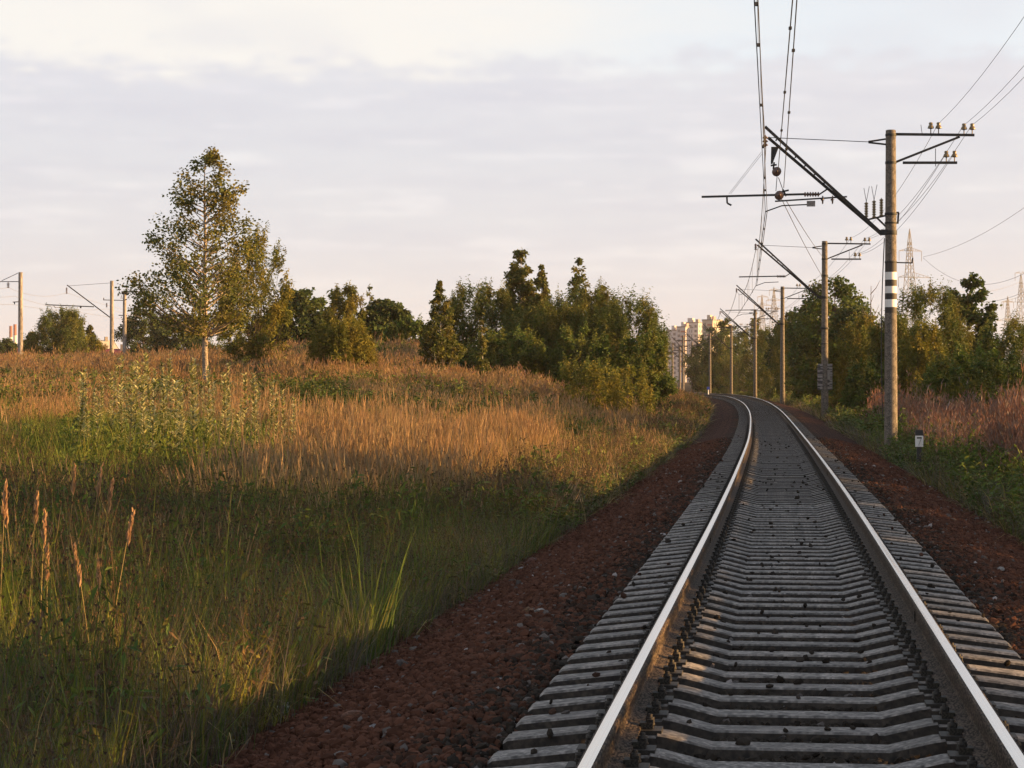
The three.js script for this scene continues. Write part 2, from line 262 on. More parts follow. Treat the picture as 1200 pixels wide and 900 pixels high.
// ------------------------------------------------------------------ the railway track
const rt = thing('railway_track', 'single railway track of two shiny rails on concrete sleepers curving away', 'railway track', V(0, 0, 0));
{
  const GA = 0.7965;                                                // half the distance between the rails' middles
  function sweep(profile, closed, offset, from, to) {
    const st = []; for (let s = from; s < Math.min(to, 40); s += 0.5) st.push(s); for (let s = 40; s < to; s += 1.5) st.push(s); st.push(to);
    const p = [], n = [], uv = [], idx = [], m = profile.length, edges = closed ? m : m - 1; let base = 0, run = 0;
    const fr = st.map((s) => { const f = track.frame(s), c = track.cant(f.D), x = f.p.x + f.r.x * offset, z = f.p.z + f.r.z * offset, up = V(-f.r.x * c, 1, -f.r.z * c).normalize(), rr = f.r.clone().addScaledVector(V(0, 1, 0), c).normalize(); return { o: V(x, f.p.y + offset * c, z), up, rr, s }; });
    for (let e = 0; e < edges; e++) {
      const a = profile[e], b = profile[(e + 1) % m], dx = b[0] - a[0], dy = b[1] - a[1], l = Math.hypot(dx, dy), nx = dy / l, ny = -dx / l;
      for (const f of fr) for (const [k, q] of [[0, a], [1, b]]) { const P = f.o.clone().addScaledVector(f.rr, q[0]).addScaledVector(f.up, q[1]), N = f.rr.clone().multiplyScalar(nx).addScaledVector(f.up, ny); p.push(P.x, P.y, P.z); n.push(N.x, N.y, N.z); uv.push(run + k * l, f.s); }
      for (let j = 0; j + 1 < fr.length; j++) { const a0 = base + j * 2; idx.push(a0, a0 + 2, a0 + 1, a0 + 1, a0 + 2, a0 + 3); }
      base += fr.length * 2; run += l;
    }
    const g = new THREE.BufferGeometry(); g.setAttribute('position', new THREE.Float32BufferAttribute(p, 3)); g.setAttribute('normal', new THREE.Float32BufferAttribute(n, 3)); g.setAttribute('uv', new THREE.Float32BufferAttribute(uv, 2)); g.setIndex(idx); return g;
  }
  for (const side of [-1, 1]) {
    // body (from one edge of the worn band round under the foot to the other), then the worn running band between them
    const half = [[0.0245, -0.0011], [0.0345, -0.0065], [0.0368, -0.016], [0.0375, -0.036], [0.012, -0.046], [0.009, -0.06], [0.009, -0.140], [0.014, -0.152], [0.075, -0.168], [0.075, -0.180]];
    const body = [...half.map(([x, y]) => [-x, y]), ...half.slice().reverse()].reverse();
    const rail = part('rail', sweep(body, false, side * GA, -14, 425), M.railSide, rt);
    part('running_surface', sweep([[-0.0245, -0.0011], [-0.012, 0], [0.012, 0], [0.0245, -0.0011]].reverse(), false, side * GA, -14, 425), M.railTop, rail);
    for (const q of [14.6, 39.6]) {                                   // welded joints
      const f = track.frame(q + (side < 0 ? 7.3 : 0)), g = G();
      for (const k of [-1, 1]) g.box(k * 0.0125, -0.10, 0, 0.012, 0.085, 0.045);
      const w = part('weld_collar', g.build(), M.fasten, rail); w.position.copy(f.p).addScaledVector(f.r, side * GA); w.rotation.y = f.turn;
    }
  }
  // concrete sleeper: higher under the rails, dipping in the middle, sloping to the ends
  function sleeperGeo(fine) {
    const half = [[0, -0.245, 0.088], [0.40, -0.245, 0.088], [0.60, -0.196, 0.088], [0.645, -0.190, 0.085], [0.652, -0.200, 0.085], [0.945, -0.196, 0.085], [0.952, -0.180, 0.085], [1.0, -0.184, 0.092], [1.33, -0.222, 0.105], [1.35, -0.236, 0.11]];
    const S = [...half.slice(1).map(([x, y, w]) => [-x, y, w]).reverse(), ...half], b = 0.010, g = new Geo(true), topTone = [1, 1, 1], sideTone = [0.22, 0.19, 0.165];  // sides and ends coloured darker than the tops
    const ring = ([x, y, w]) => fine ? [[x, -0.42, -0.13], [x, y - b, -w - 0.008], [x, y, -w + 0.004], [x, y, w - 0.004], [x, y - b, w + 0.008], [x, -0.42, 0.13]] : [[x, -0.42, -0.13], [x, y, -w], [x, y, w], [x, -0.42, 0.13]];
    for (let k = 0; k + 1 < S.length; k++) { const a = ring(S[k]), c = ring(S[k + 1]); for (let i = 0; i + 1 < a.length; i++) g.quad(a[i], a[i + 1], c[i + 1], c[i], i === 0 || i + 2 === a.length ? sideTone : topTone); }
    for (const [k, flip] of [[0, 1], [S.length - 1, 0]]) { const a = ring(S[k]); for (let i = 1; i + 1 < a.length; i++) flip ? g.tri(a[0], a[i + 1], a[i], sideTone) : g.tri(a[0], a[i], a[i + 1], sideTone); }
    return g.build();
  }
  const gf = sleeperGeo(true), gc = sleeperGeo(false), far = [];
  const plate = new THREE.BoxGeometry(0.34, 0.02, 0.15), rib = G();
  const clampG = (() => { const g = G(); g.box(0, 0, 0, 0.062, 0.028, 0.075); g.box(-0.018, 0.02, 0, 0.03, 0.016, 0.06); return g.build(); })();
  const boltG = mergeGeometries([lathe([[0, 0.066], [0.011, 0.064], [0.011, 0.03]], 8), lathe([[0.011, 0.052], [0.022, 0.050], [0.022, 0.024], [0.026, 0.022], [0.026, 0.012], [0.0, 0.012]], 6)]);
  const lump = [-1, 1].map((s) => { const g = G(); { g.box(s * 0.7965, -0.188, 0, 0.34, 0.02, 0.15); for (const k of [-1, 1]) { g.box(s * 0.7965 + k * 0.105, -0.165, 0, 0.06, 0.03, 0.07); g.box(s * 0.7965 + k * 0.115, -0.13, 0, 0.04, 0.05, 0.04); } } return g.build(); });
  const r = rng(5); let count = 0;
  for (let q = 6.9; q < 330; q += 0.517) {
    const jit = (r() - 0.5) * 0.03, f = track.frame(q + jit), turn = f.turn + (r() - 0.5) * 0.012, c = track.cant(f.D), y = f.p.y + (r() - 0.5) * 0.008 - 0.002;
    if (count < 300) {
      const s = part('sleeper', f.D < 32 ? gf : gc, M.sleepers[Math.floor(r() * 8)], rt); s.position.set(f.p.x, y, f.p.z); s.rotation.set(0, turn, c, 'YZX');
      if (f.D < 27) for (const side of [-1, 1]) {
        const b = part('baseplate', plate, M.fasten, s); b.position.set(side * 0.7965, -0.188, 0);
        for (const k of [-1, 1]) { const cl = part('rail_clamp', clampG, M.fasten, s); cl.position.set(side * 0.7965 + k * 0.098, -0.163, (r() - 0.5) * 0.006); cl.scale.x = -k; const bo = part('bolt', boltG, M.fasten, s); bo.position.set(side * 0.7965 + k * 0.114, -0.178, 0); bo.rotation.y = r() * 3; }
      } else if (f.D < 90) for (const g of lump) part('fastening', g, M.fasten, s);
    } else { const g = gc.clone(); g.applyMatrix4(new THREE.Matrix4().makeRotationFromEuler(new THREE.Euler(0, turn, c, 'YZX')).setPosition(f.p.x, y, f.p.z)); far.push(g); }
    count++;
  }
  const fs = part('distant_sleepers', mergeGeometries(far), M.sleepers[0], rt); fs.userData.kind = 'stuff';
}
// ------------------------------------------------------------------ trees and bushes
function leafFace(g, x, y, z, len, wid, r, col, upBias = 0.3) {         // one folded leaf of two faces
  const a = r() * 6.2832, c = (r() * 2 - 1), s = Math.sqrt(1 - c * c), dx = Math.cos(a) * s, dz = Math.sin(a) * s, dy = c * 0.8 - 0.1;
  const b = r() * 6.2832; let wx = Math.cos(b), wy = (r() - 0.5) * 2 * (1 - upBias), wz = Math.sin(b); const dot = wx * dx + wy * dy + wz * dz; wx -= dot * dx; wy -= dot * dy; wz -= dot * dz; const l = Math.hypot(wx, wy, wz) || 1; wx *= wid / 2 / l; wy *= wid / 2 / l; wz *= wid / 2 / l;
  const mx = x + dx * len * 0.45, my = y + dy * len * 0.45, mz = z + dz * len * 0.45, e = [x + dx * len, y + dy * len - len * 0.1, z + dz * len], o = [x, y, z];
  g.tri(o, [mx + wx, my + wy, mz + wz], e, col); g.tri(o, e, [mx - wx, my - wy, mz - wz], col);
}
const crownShape = {
  cone: (t) => Math.pow(1 - t, 0.75) * Math.min(1, 0.45 + t * 3.5),
  poplar: (t) => Math.pow(Math.max(0, 1 - t), 0.64) * Math.min(1, 0.55 + t * 2.2),
  oval: (t) => Math.pow(Math.sin(Math.PI * (0.1 + 0.87 * t)), 0.65),
  round: (t) => Math.sqrt(Math.max(0, 1 - Math.pow(2 * t - 0.9, 2) / 1.25)),
  dome: (t) => Math.pow(Math.max(0, 1 - t * t), 0.42) * (0.86 + 0.25 * t),
};
const kinds = {
  aspen: { shape: 'poplar', cb: 0.16, bark: 'aspen', leaf: [0.15, 0.12], clumps: 170, per: 46, spread: 0.27, cols: [[0.105, 0.115, 0.020], [0.080, 0.100, 0.020], [0.135, 0.120, 0.022]], limb: 1, rise: 0.75, core: 0.2 },
  birch: { shape: 'cone', cb: 0.12, bark: 'birch', leaf: [0.14, 0.10], clumps: 150, per: 25, spread: 0.23, cols: [[0.112, 0.120, 0.020], [0.090, 0.110, 0.020], [0.140, 0.125, 0.022]], limb: 0.7, rise: 0.9, core: 0.15 },
  willow: { shape: 'dome', cb: 0.04, bark: 'brown', leaf: [0.22, 0.055], clumps: 130, per: 46, spread: 0.34, tall: 1.25, cols: [[0.092, 0.115, 0.018], [0.065, 0.095, 0.018], [0.125, 0.122, 0.020]], limb: 0.6, rise: 1.3, core: 0.35, stems: 5, shoots: 1 },
  osier: { shape: 'dome', cb: 0.03, bark: 'brown', leaf: [0.22, 0.06], clumps: 150, per: 46, spread: 0.30, tall: 1.6, cols: [[0.150, 0.150, 0.020], [0.115, 0.130, 0.020], [0.175, 0.152, 0.022]], limb: 0.6, rise: 1.5, core: 0.35, stems: 6, shoots: 1 },
  alder: { shape: 'oval', cb: 0.10, bark: 'brown', leaf: [0.19, 0.15], clumps: 120, per: 52, spread: 0.40, cols: [[0.052, 0.085, 0.017], [0.066, 0.090, 0.018], [0.042, 0.072, 0.017]], limb: 0.9, rise: 0.7, core: 0.3 },
  maple: { shape: 'round', cb: 0.14, bark: 'brown', leaf: [0.17, 0.14], clumps: 150, per: 56, spread: 0.5, cols: [[0.070, 0.115, 0.016], [0.055, 0.095, 0.016], [0.100, 0.125, 0.018]], limb: 1, rise: 0.5, core: 0.3 },
  shrub: { shape: 'dome', cb: 0.0, bark: 'brown', leaf: [0.17, 0.08], clumps: 90, per: 44, spread: 0.30, tall: 1.3, cols: [[0.078, 0.118, 0.017], [0.062, 0.100, 0.018], [0.112, 0.125, 0.019]], limb: 0.4, rise: 1.0, core: 0.4, stems: 4, shoots: 0.5 },
};
function crownAndTrunk(k, H, W, seed, opt = {}) {
  const r = rng(seed), gauss = () => (r() + r() + r() + r() - 2) * 1.0, T = G(), L = new Geo(true), shape = crownShape[k.shape], cb = (opt.cb ?? k.cb) * H, CH = H - cb, R0 = W / 2 * (k.shape === 'dome' ? 1.15 : 1);
  const many = k.stems || 1, lean = (r() - 0.5) * 0.05 * H, rad = opt.rad ?? 1 * clamp(H * 0.0125 * (k.limb + 0.25), 0.03, 0.22), stems = [];
  for (let s = 0; s < many; s++) {
    const a = r() * 6.28, out = many > 1 ? R0 * (0.15 + 0.5 * r()) : 0, pts = [], rr = [], n = 9, top = many > 1 ? H * (0.7 + 0.25 * r()) : H * 0.97, bx = many > 1 ? Math.cos(a) * 0.15 * R0 * r() : 0, bz = many > 1 ? Math.sin(a) * 0.15 * R0 * r() : 0;
    let wx = 0, wz = 0;
    for (let i = 0; i <= n; i++) { const t = i / n; wx += (r() - 0.5) * H * 0.012; wz += (r() - 0.5) * H * 0.012; pts.push([bx + Math.cos(a) * out * t + wx + lean * t * t, -0.35 + (top + 0.35) * t, bz + Math.sin(a) * out * t + wz]); rr.push(rad * (many > 1 ? 0.5 : 1) * Math.pow(1 - t * 0.96, 0.85) * (i === 0 ? 1.25 : 1)); }
    T.tube(pts, rr, 7); stems.push({ pts, rr, top });
  }
  const on = (st, y) => { const t = clamp((y + 0.35) / (st.top + 0.35)) * 9, i = Math.min(8, Math.floor(t)), u = t - i; return { p: [0, 1, 2].map((c) => lerp(st.pts[i][c], st.pts[i + 1][c], u)), r: lerp(st.rr[i], st.rr[i + 1], u) }; };
  const lob = [r() * 9, r() * 9], N = Math.round(k.clumps * (opt.more ?? 1));
  const size = Math.max(0.65, Math.min(1.5, Math.sqrt(H * W) / 5.2)), sp = k.spread * size * (opt.loose ?? 1);
  const branches = [];
  for (let c = 0; c < N; c++) {
    let t, rr; do { t = r(); rr = shape(t); } while (r() > Math.pow(rr, 1.2) + 0.13);
    const a = c * 2.39996 + r() * 0.7, lobe = opt.even ? 0.92 + 0.14 * r() : 0.76 + 0.46 * noise(Math.cos(a) * 1.5 + lob[0] + 4, Math.sin(a) * 1.5 + lob[1] + t * 3.6), f = Math.pow(k.core + (1 - k.core) * r(), 0.45), q = R0 * rr * lobe * f;
    const st = stems[c % many], y = cb + CH * t, root = on(st, Math.max((opt.rootAt ?? 0.6) * cb + 0.03 * H, y - q * k.rise * (0.6 + 0.5 * r()))), ax = on(st, y).p;
    const e = many > 1 ? [Math.cos(a) * q + lean * t, y, Math.sin(a) * q] : [ax[0] + Math.cos(a) * q, y, ax[2] + Math.sin(a) * q];
    const mid = [lerp(root.p[0], e[0], 0.55) + (r() - 0.5) * 0.12, lerp(root.p[1], e[1], 0.42), lerp(root.p[2], e[2], 0.55) + (r() - 0.5) * 0.12], br = Math.max(0.008, Math.min(root.r * 0.5, 0.012 + q * 0.012));
    T.tube([root.p, mid, e], [br, br * 0.62, br * 0.22], 4); branches.push([root.p, mid, e]);
    const base = k.cols[Math.floor(r() * k.cols.length)], tone = 0.8 + 0.4 * r(), shoot = k.shoots ? (t > 0.45 ? k.tall * (0.7 + 0.9 * r()) * k.shoots : 1) : 1;
    const spC = sp * (0.38 + 0.62 * Math.sqrt(rr)); if (k.shoots && t > 0.3) for (let n = 0; n < 2; n++) { const L0 = (0.45 + 0.6 * r()) * size, bx = e[0] + gauss() * spC * 0.5, bz = e[2] + gauss() * spC * 0.5, tx = Math.cos(a) * 0.22 + (r() - 0.5) * 0.2, tz = Math.sin(a) * 0.22 + (r() - 0.5) * 0.2; for (let i = 0; i < 15; i++) { const u = i / 15, v = tone * (0.8 + 0.4 * r()); leafFace(L, bx + tx * L0 * u + gauss() * 0.05, e[1] + L0 * u, bz + tz * L0 * u + gauss() * 0.05, k.leaf[0] * (1 - 0.4 * u) * (opt.leafScale ?? 1), k.leaf[1] * (1 - 0.3 * u) * (opt.leafScale ?? 1), r, [base[0] * v, base[1] * v, base[2] * v]); } }
    const per = Math.round(k.per * (0.6 + 0.8 * r()) * (opt.leafy ?? 1));
    for (let i = 0; i < per; i++) {
      let x, yy, z;
      if (r() < 0.24) { const u = 0.45 + 0.55 * r(), p = u < 0.55 ? mid : [0, 1, 2].map((w) => lerp(mid[w], e[w], (u - 0.55) / 0.45)); x = p[0] + gauss() * spC * 0.5; yy = p[1] + gauss() * spC * 0.45; z = p[2] + gauss() * spC * 0.5; }
      else { const v = gauss() * spC * shoot, nar = 1 - 0.5 * clamp(Math.abs(v) / (sp * 2.2)); x = e[0] + gauss() * spC * nar / Math.sqrt(shoot) + (shoot > 1 ? Math.cos(a) * v * 0.16 : 0); yy = e[1] + v * (shoot > 1 ? 0.95 : 0.8); z = e[2] + gauss() * spC * nar / Math.sqrt(shoot) + (shoot > 1 ? Math.sin(a) * v * 0.16 : 0); }
      if (yy < 0.04) yy = 0.04 + r() * 0.2;
      const v = tone * (0.75 + 0.5 * r()), col = [base[0] * v, base[1] * v, base[2] * v], ls = (0.75 + 0.5 * r()) * (opt.leafScale ?? 1);
      leafFace(L, x, yy, z, k.leaf[0] * ls, k.leaf[1] * ls, r, col);
    }
  }
  return [T.build(), L.build()];
}
const POPULATION = [];
function woody(name, label, category, kind, px, topY, D, wPx, seed, opt = {}) {
  opt = { leafScale: clamp(D / 100, 1, 1.55), leafy: 2.1, ...opt }; let base = opt.base ?? onGround(px, D), H = opt.H ?? (EYE + (HY - topY) / F * D - base.y), W = opt.W ?? wPx / F * D * 1.22, k = kinds[kind];
  if (opt.group === GR) { const least = 3.9 + W * 0.46, s = acrossTrack(base.x, D); if (s < least) { const X = base.x + least - s; base = V(X, ground(X, D), -D); } }   // keep clear of the track
  const [t, l] = crownAndTrunk(k, H, W, seed, opt), o = thing(name, label, category, base, (seed * 1.7) % 6.28, opt.group);
  part('trunk', t, barks[opt.bark || k.bark], o); part('crown', l, leafMat, o); return o;
}
const GL = 'trees and bushes behind the grass mound', GR = 'trees and bushes along the mast side of the track', GF = 'trees beyond the other railway line', GS = 'trees standing beside the track out of the picture';
// the field side
woody('aspen_tree', 'tall airy aspen with pale trunk standing alone in the golden grass', 'tree', 'aspen', 240, 173, 90, 165, 11, { rad: 0.145, cb: 0.25, more: 1.15, leafy: 1.6, leafScale: 0.88, rootAt: 0.85 });
woody('willow_tree', 'golden lit willow tree standing close behind the tall airy aspen', 'tree', 'osier', 297, 272, 106, 66, 12, { more: 0.9, group: GL });
woody('willow_bush', 'round yellow green willow bush standing alone on the grass mound', 'bush', 'osier', 401, 377, 98, 62, 13, { more: 1.8, leafScale: 0.85, even: true });
woody('birch_tree', 'slender birch with white trunk base on the edge of the grass mound', 'tree', 'birch', 514, 330, 104, 52, 14, { more: 1.3, leafScale: 0.9, cb: 0.16 });
woody('birch_sapling', 'thin young birch beside the slender white trunked birch', 'tree', 'birch', 567, 375, 100, 17, 15, { more: 0.3, rad: 0.035, leafScale: 0.9 });
woody('alder_tree', 'round dark green tree peeping over the top of the grass mound', 'tree', 'alder', 451, 354, 152, 54, 16, { cb: 0.25, group: GL });
woody('willow_tree', 'dark broad willow beside the golden willow behind the aspen', 'tree', 'alder', 352, 341, 158, 66, 17, { group: GL });
woody('willow_tree', 'pale leafed willow rising behind the round bush on the mound', 'tree', 'osier', 403, 338, 150, 40, 18, { more: 0.7, group: GL });
woody('aspen_tree', 'thin almost bare aspen top beside the round dark green tree', 'tree', 'birch', 434, 334, 156, 26, 19, { more: 0.5, leafy: 0.3, bark: 'dead', group: GL });
woody('willow_bush', 'low dark willow bush between the round dark tree and the birch', 'bush', 'shrub', 483, 376, 140, 50, 20, { group: GL });
woody('willow_tree', 'dark dense willow behind the thin young birch', 'tree', 'willow', 563, 338, 122, 86, 21, { more: 1.7, group: GL });
woody('aspen_tree', 'tallest aspen of the thicket, with several pointed tops', 'tree', 'aspen', 612, 288, 132, 62, 22, { cb: 0.08, group: GL, more: 1.1 });
woody('aspen_tree', 'golden aspen joined to the flank of the tallest aspen', 'tree', 'birch', 636, 312, 131, 40, 23, { bark: 'aspen', more: 1.1, group: GL });
woody('willow_bush', 'very dark wide willow bush filling the middle of the thicket', 'bush', 'willow', 648, 362, 119, 104, 24, { more: 1.8, group: GL });
woody('aspen_tree', 'aspen with one thin pointed top above the dark wide willow', 'tree', 'birch', 677, 303, 126, 52, 25, { bark: 'aspen', more: 1.5, leafy: 1.2, group: GL });
woody('willow_tree', 'broad willow in the middle of the thicket under the thin pointed top', 'tree', 'willow', 690, 343, 121, 98, 26, { more: 1.8, group: GL });
woody('aspen_tree', 'short dark aspen top at the back of the thicket', 'tree', 'aspen', 707, 333, 140, 22, 27, { cb: 0.1, more: 0.6, group: GL });
woody('willow_tree', 'golden willow at the end of the thicket beside the track', 'tree', 'willow', 738, 350, 117, 84, 28, { more: 1.8, group: GL });
woody('willow_bush', 'bright green low willow bush at the foot of the thicket', 'bush', 'shrub', 680, 385, 112, 66, 29, { more: 1.3, group: GL });
woody('willow_bush', 'dark low bush at the track end of the thicket', 'bush', 'shrub', 752, 392, 112, 56, 30, { more: 1.3, group: GL });
woody('willow_bush', 'dark low bush below the tallest aspen of the thicket', 'bush', 'shrub', 594, 388, 114, 84, 31, { group: GL, more: 1.7 });
woody('willow_bush', 'low yellow green bush at the foot of the thicket, next to the grass', 'bush', 'osier', 690, 425, 98, 60, 32, { group: GL, more: 0.6, leafy: 0.7 });
woody('willow_bush', 'low green bush before the dark end of the thicket', 'bush', 'osier', 738, 430, 96, 50, 33, { group: GL, more: 0.5, leafy: 0.7 });
// far behind the field, by the other line
for (const [name, label, kind, px, topY, D, w, seed, opt] of [
  ['willow_bush', 'broad dark green bush between the two concrete masts of the other line', 'willow', 68, 364, 232, 52, 41, { more: 1.2 }],
  ['willow_tree', 'golden willow rising behind the broad dark bush by the other line', 'osier', 78, 364, 242, 34, 42, {}],
  ['willow_tree', 'thin golden tree between the broad dark bush and the twin masts', 'birch', 106, 379, 250, 24, 43, { bark: 'aspen' }],
  ['willow_bush', 'low golden bush at the foot of the thin golden tree', 'osier', 102, 396, 236, 40, 44, { more: 0.7 }],
  ['alder_tree', 'dark tree directly behind the twin masts of the other line', 'alder', 168, 362, 290, 48, 45, {}],
  ['alder_tree', 'dark tree seen through the low branches of the airy aspen', 'alder', 205, 370, 270, 56, 46, {}],
  ['willow_bush', 'dark bush beyond the trunk of the airy aspen', 'shrub', 255, 384, 240, 60, 47, {}],
  ['alder_tree', 'dark tree beside the two chimneys', 'alder', 6, 398, 330, 34, 48, {}],
  ['aspen_tree', 'thin tree between the chimneys and the broad dark bush', 'aspen', 37, 386, 300, 26, 49, { more: 0.7 }],
  ['alder_tree', 'dark tree over the red roofed house', 'alder', -22, 392, 300, 44, 50, {}],
  ['alder_tree', 'distant dark tree behind the gap under the golden willow', 'alder', 318, 372, 260, 60, 51, {}],
]) woody(name, label, kind === 'shrub' || name.endsWith('bush') ? 'bush' : 'tree', kind, px, topY, D, w, seed, { group: GF, ...opt });
// the mast side of the track
for (const [name, label, kind, px, topY, D, w, seed, opt] of [
  ['maple_tree', 'bright green broadleaf tree behind the mast with the two number boards', 'maple', 970, 327, 172, 78, 61, { more: 1.1, leafy: 1.6, loose: 0.8 }],
  ['alder_tree', 'dark tree beside the bright green broadleaf tree', 'alder', 926, 346, 188, 56, 62, {}],
  ['willow_tree', 'dark willow behind the third mast along the track', 'willow', 900, 372, 222, 54, 63, { more: 1.2 }],
  ['birch_tree', 'golden topped birch above the dark trees at the curve', 'birch', 872, 362, 290, 40, 64, { more: 1.2 }],
  ['alder_tree', 'dark tree at the far end of the curve', 'alder', 842, 374, 345, 50, 65, {}],
  ['alder_tree', 'dark low tree where the rails disappear', 'alder', 826, 400, 400, 44, 66, {}],
  ['willow_bush', 'golden willow bush between the banded mast and the number board mast', 'osier', 1008, 378, 124, 64, 67, { more: 1.1 }],
  ['willow_bush', 'willow bush close behind the banded mast', 'willow', 1046, 372, 118, 50, 68, {}],
  ['willow_tree', 'big wide brownish willow beside the banded mast', 'willow', 1090, 341, 128, 92, 69, { more: 1.5, cb: 0.05 }],
  ['alder_tree', 'dark pointed alder rising above the willows', 'alder', 1133, 323, 136, 52, 70, { cb: 0.15, more: 1.1, loose: 0.75 }],
  ['willow_bush', 'bushy light green willow beside the dry red weeds', 'shrub', 1150, 412, 88, 118, 71, { more: 1.7 }],
  ['willow_tree', 'brown green willow next to the dark pointed alder', 'willow', 1180, 378, 118, 70, 72, { more: 1.2 }],
  ['willow_bush', 'golden willow bush before the big wide brownish willow', 'osier', 1080, 382, 104, 48, 73, {}],
  ['willow_bush', 'dark low bush behind the number board mast', 'shrub', 950, 405, 140, 70, 74, { more: 1.2 }],
  ['willow_bush', 'dark low bush behind the third mast', 'shrub', 905, 415, 176, 60, 75, {}],
  ['willow_bush', 'dark low bush by the rails at the curve', 'shrub', 872, 425, 270, 56, 76, {}],
  ['willow_bush', 'dark bush under the dark tree at the far end of the curve', 'shrub', 838, 425, 350, 46, 82, {}],
  ['willow_tree', 'dark willow between the third mast and the golden topped birch', 'willow', 884, 385, 262, 50, 83, { more: 1.1 }],
  ['alder_tree', 'broad dark tree behind the slim mast beyond the curve', 'alder', 843, 384, 385, 56, 84, { more: 1.2 }],
  ['willow_tree', 'wide dark willow behind the dark bush by the rails at the curve', 'willow', 860, 386, 325, 66, 85, { more: 1.2 }],
  ['alder_tree', 'round dark alder between the third mast and the bright green broadleaf tree', 'alder', 916, 362, 230, 60, 86, { more: 1.2 }],
  ['willow_bush', 'green bush between the banded mast and the dry red weeds', 'shrub', 1110, 425, 92, 60, 77, {}],
  ['willow_tree', 'willow at the outer end of the bushes on the mast side', 'willow', 1240, 370, 112, 90, 78, { more: 1.2 }],
  ['willow_bush', 'low willow bush at the outer end of the dry red weeds', 'shrub', 1245, 418, 80, 90, 79, {}],
  ['willow_bush', 'dark bush below the big wide brownish willow', 'shrub', 1010, 425, 112, 60, 80, {}],
  ['alder_tree', 'dark alder behind the golden willow bush by the number board mast', 'alder', 1000, 362, 165, 60, 81, {}],
]) woody(name, label, name.endsWith('bush') ? 'bush' : 'tree', kind, px, topY, D, w, seed, { group: GR, ...opt });
{ // leafless dead tree
  const o = thing('dead_tree', 'leafless dead tree between the masts', 'tree', onGround(1019, 150)), H = EYE + (HY - 335) / F * 150 - o.position.y, r = rng(90), T = G(), B = G();
  T.tube([[0, -0.3, 0], [0.05, H * 0.5, 0], [0.1, H, 0.05]], [0.1, 0.07, 0.015], 6);
  for (let k = 0; k < 14; k++) { const y = H * (0.45 + 0.5 * r()), a = r() * 6.28, l = 0.5 + 1.1 * r() * (1.3 - y / H); B.tube([[0.06, y, 0], [Math.cos(a) * l * 0.5, y + l * 0.5, Math.sin(a) * l * 0.5], [Math.cos(a) * l * 0.8, y + l * 1.1, Math.sin(a) * l * 0.8]], [0.03, 0.02, 0.008], 4); }
  part('trunk', T.build(), barks.dead, o); part('branches', B.build(), barks.dead, o);
}
// trees beside the track that shade its foreground
for (const [X, D, H, W, kind, seed, label] of SHADERS()) woody(kind === 'willow' ? 'willow_tree' : 'alder_tree', label, 'tree', kind, 0, 0, D, 0, seed, { base: V(X, ground(X, D), -D), H, W, group: GS });
function SHADERS() { const L = 'tree beside the track whose shade falls over the rails'; return [[19, -4, 7, 7, 'alder', 201, L], [17, 3, 6.5, 6, 'willow', 202, L], [20, 8, 7.5, 6, 'alder', 203, L], [17, 14.5, 4.7, 6, 'willow', 204, L], [25, 18, 6.8, 6, 'alder', 209, L], [26, 25.5, 6.8, 6, 'alder', 219, L], [21, 21, 7.5, 7, 'alder', 205, L], [18, 27, 6, 6, 'willow', 206, L], [24, 32, 6.5, 6, 'alder', 207, L], [30, 53, 3.8, 6, 'willow', 210, L], [28, 62, 3.6, 6, 'willow', 211, L], [30, 71, 4, 6, 'willow', 212, L], [32, 80, 5, 6, 'alder', 213, L], [40, 71, 11, 7, 'alder', 215, L], [42, 77, 11.5, 7, 'willow', 216, L], [40, 83, 11, 7, 'alder', 217, L], [43, 89, 10.5, 7, 'alder', 218, L]]; }

// ------------------------------------------------------------------ grass and weeds
function blade(g, x, y, z, dir, lean, len, wid, col, segs = 3, droop = 0.5) {   // a narrow tapering leaf bending over in direction dir
  const cx = Math.cos(dir), cz = Math.sin(dir), wx = -cz * wid / 2, wz = cx * wid / 2; let px = x, py = y, pz = z, pw = 1, ang = lean;
  for (let k = 1; k <= segs; k++) {
    const l = len / segs; ang += droop * k / segs / segs * 2; const nx = px + cx * Math.sin(ang) * l, ny = py + Math.cos(ang) * l, nz = pz + cz * Math.sin(ang) * l, w = k === segs ? 0 : 1 - 0.75 * Math.pow(k / segs, 1.6);
    const a = [px - wx * pw, py, pz - wz * pw], b = [px + wx * pw, py, pz + wz * pw], c = [nx + wx * w, ny, nz + wz * w], d = [nx - wx * w, ny, nz - wz * w];
    if (w > 0) g.quad(a, b, c, d, col); else g.tri(a, b, [nx, ny, nz], col);
    px = nx; py = ny; pz = nz; pw = w;
  }
  return [px, py, pz, ang];
}
function plume(g, x, y, z, dir, ang, len, wid, col, r, n = 3) {                // a feathery seed head: a few crossed slim spindles
  const dx = Math.cos(dir) * Math.sin(ang), dy = Math.cos(ang), dz = Math.sin(dir) * Math.sin(ang);
  for (let k = 0; k < n; k++) { const a = dir + k * Math.PI / n + r(), wx = Math.cos(a) * wid / 2, wz = Math.sin(a) * wid / 2, v = 0.85 + 0.3 * r(), c = [col[0] * v, col[1] * v, col[2] * v], m = 0.28 + 0.2 * r();
    const o = [x, y, z], e = [x + dx * len, y + dy * len, z + dz * len], q = [x + dx * len * m, y + dy * len * m, z + dz * len * m];
    g.tri(o, [q[0] + wx, q[1], q[2] + wz], e, c); g.tri(o, e, [q[0] - wx, q[1], q[2] - wz], c); }
}
const tint = (c, r, a = 0.25) => { const v = 1 - a + 2 * a * r(); return [c[0] * v * (0.94 + 0.12 * r()), c[1] * v, c[2] * v * (0.9 + 0.2 * r())]; };
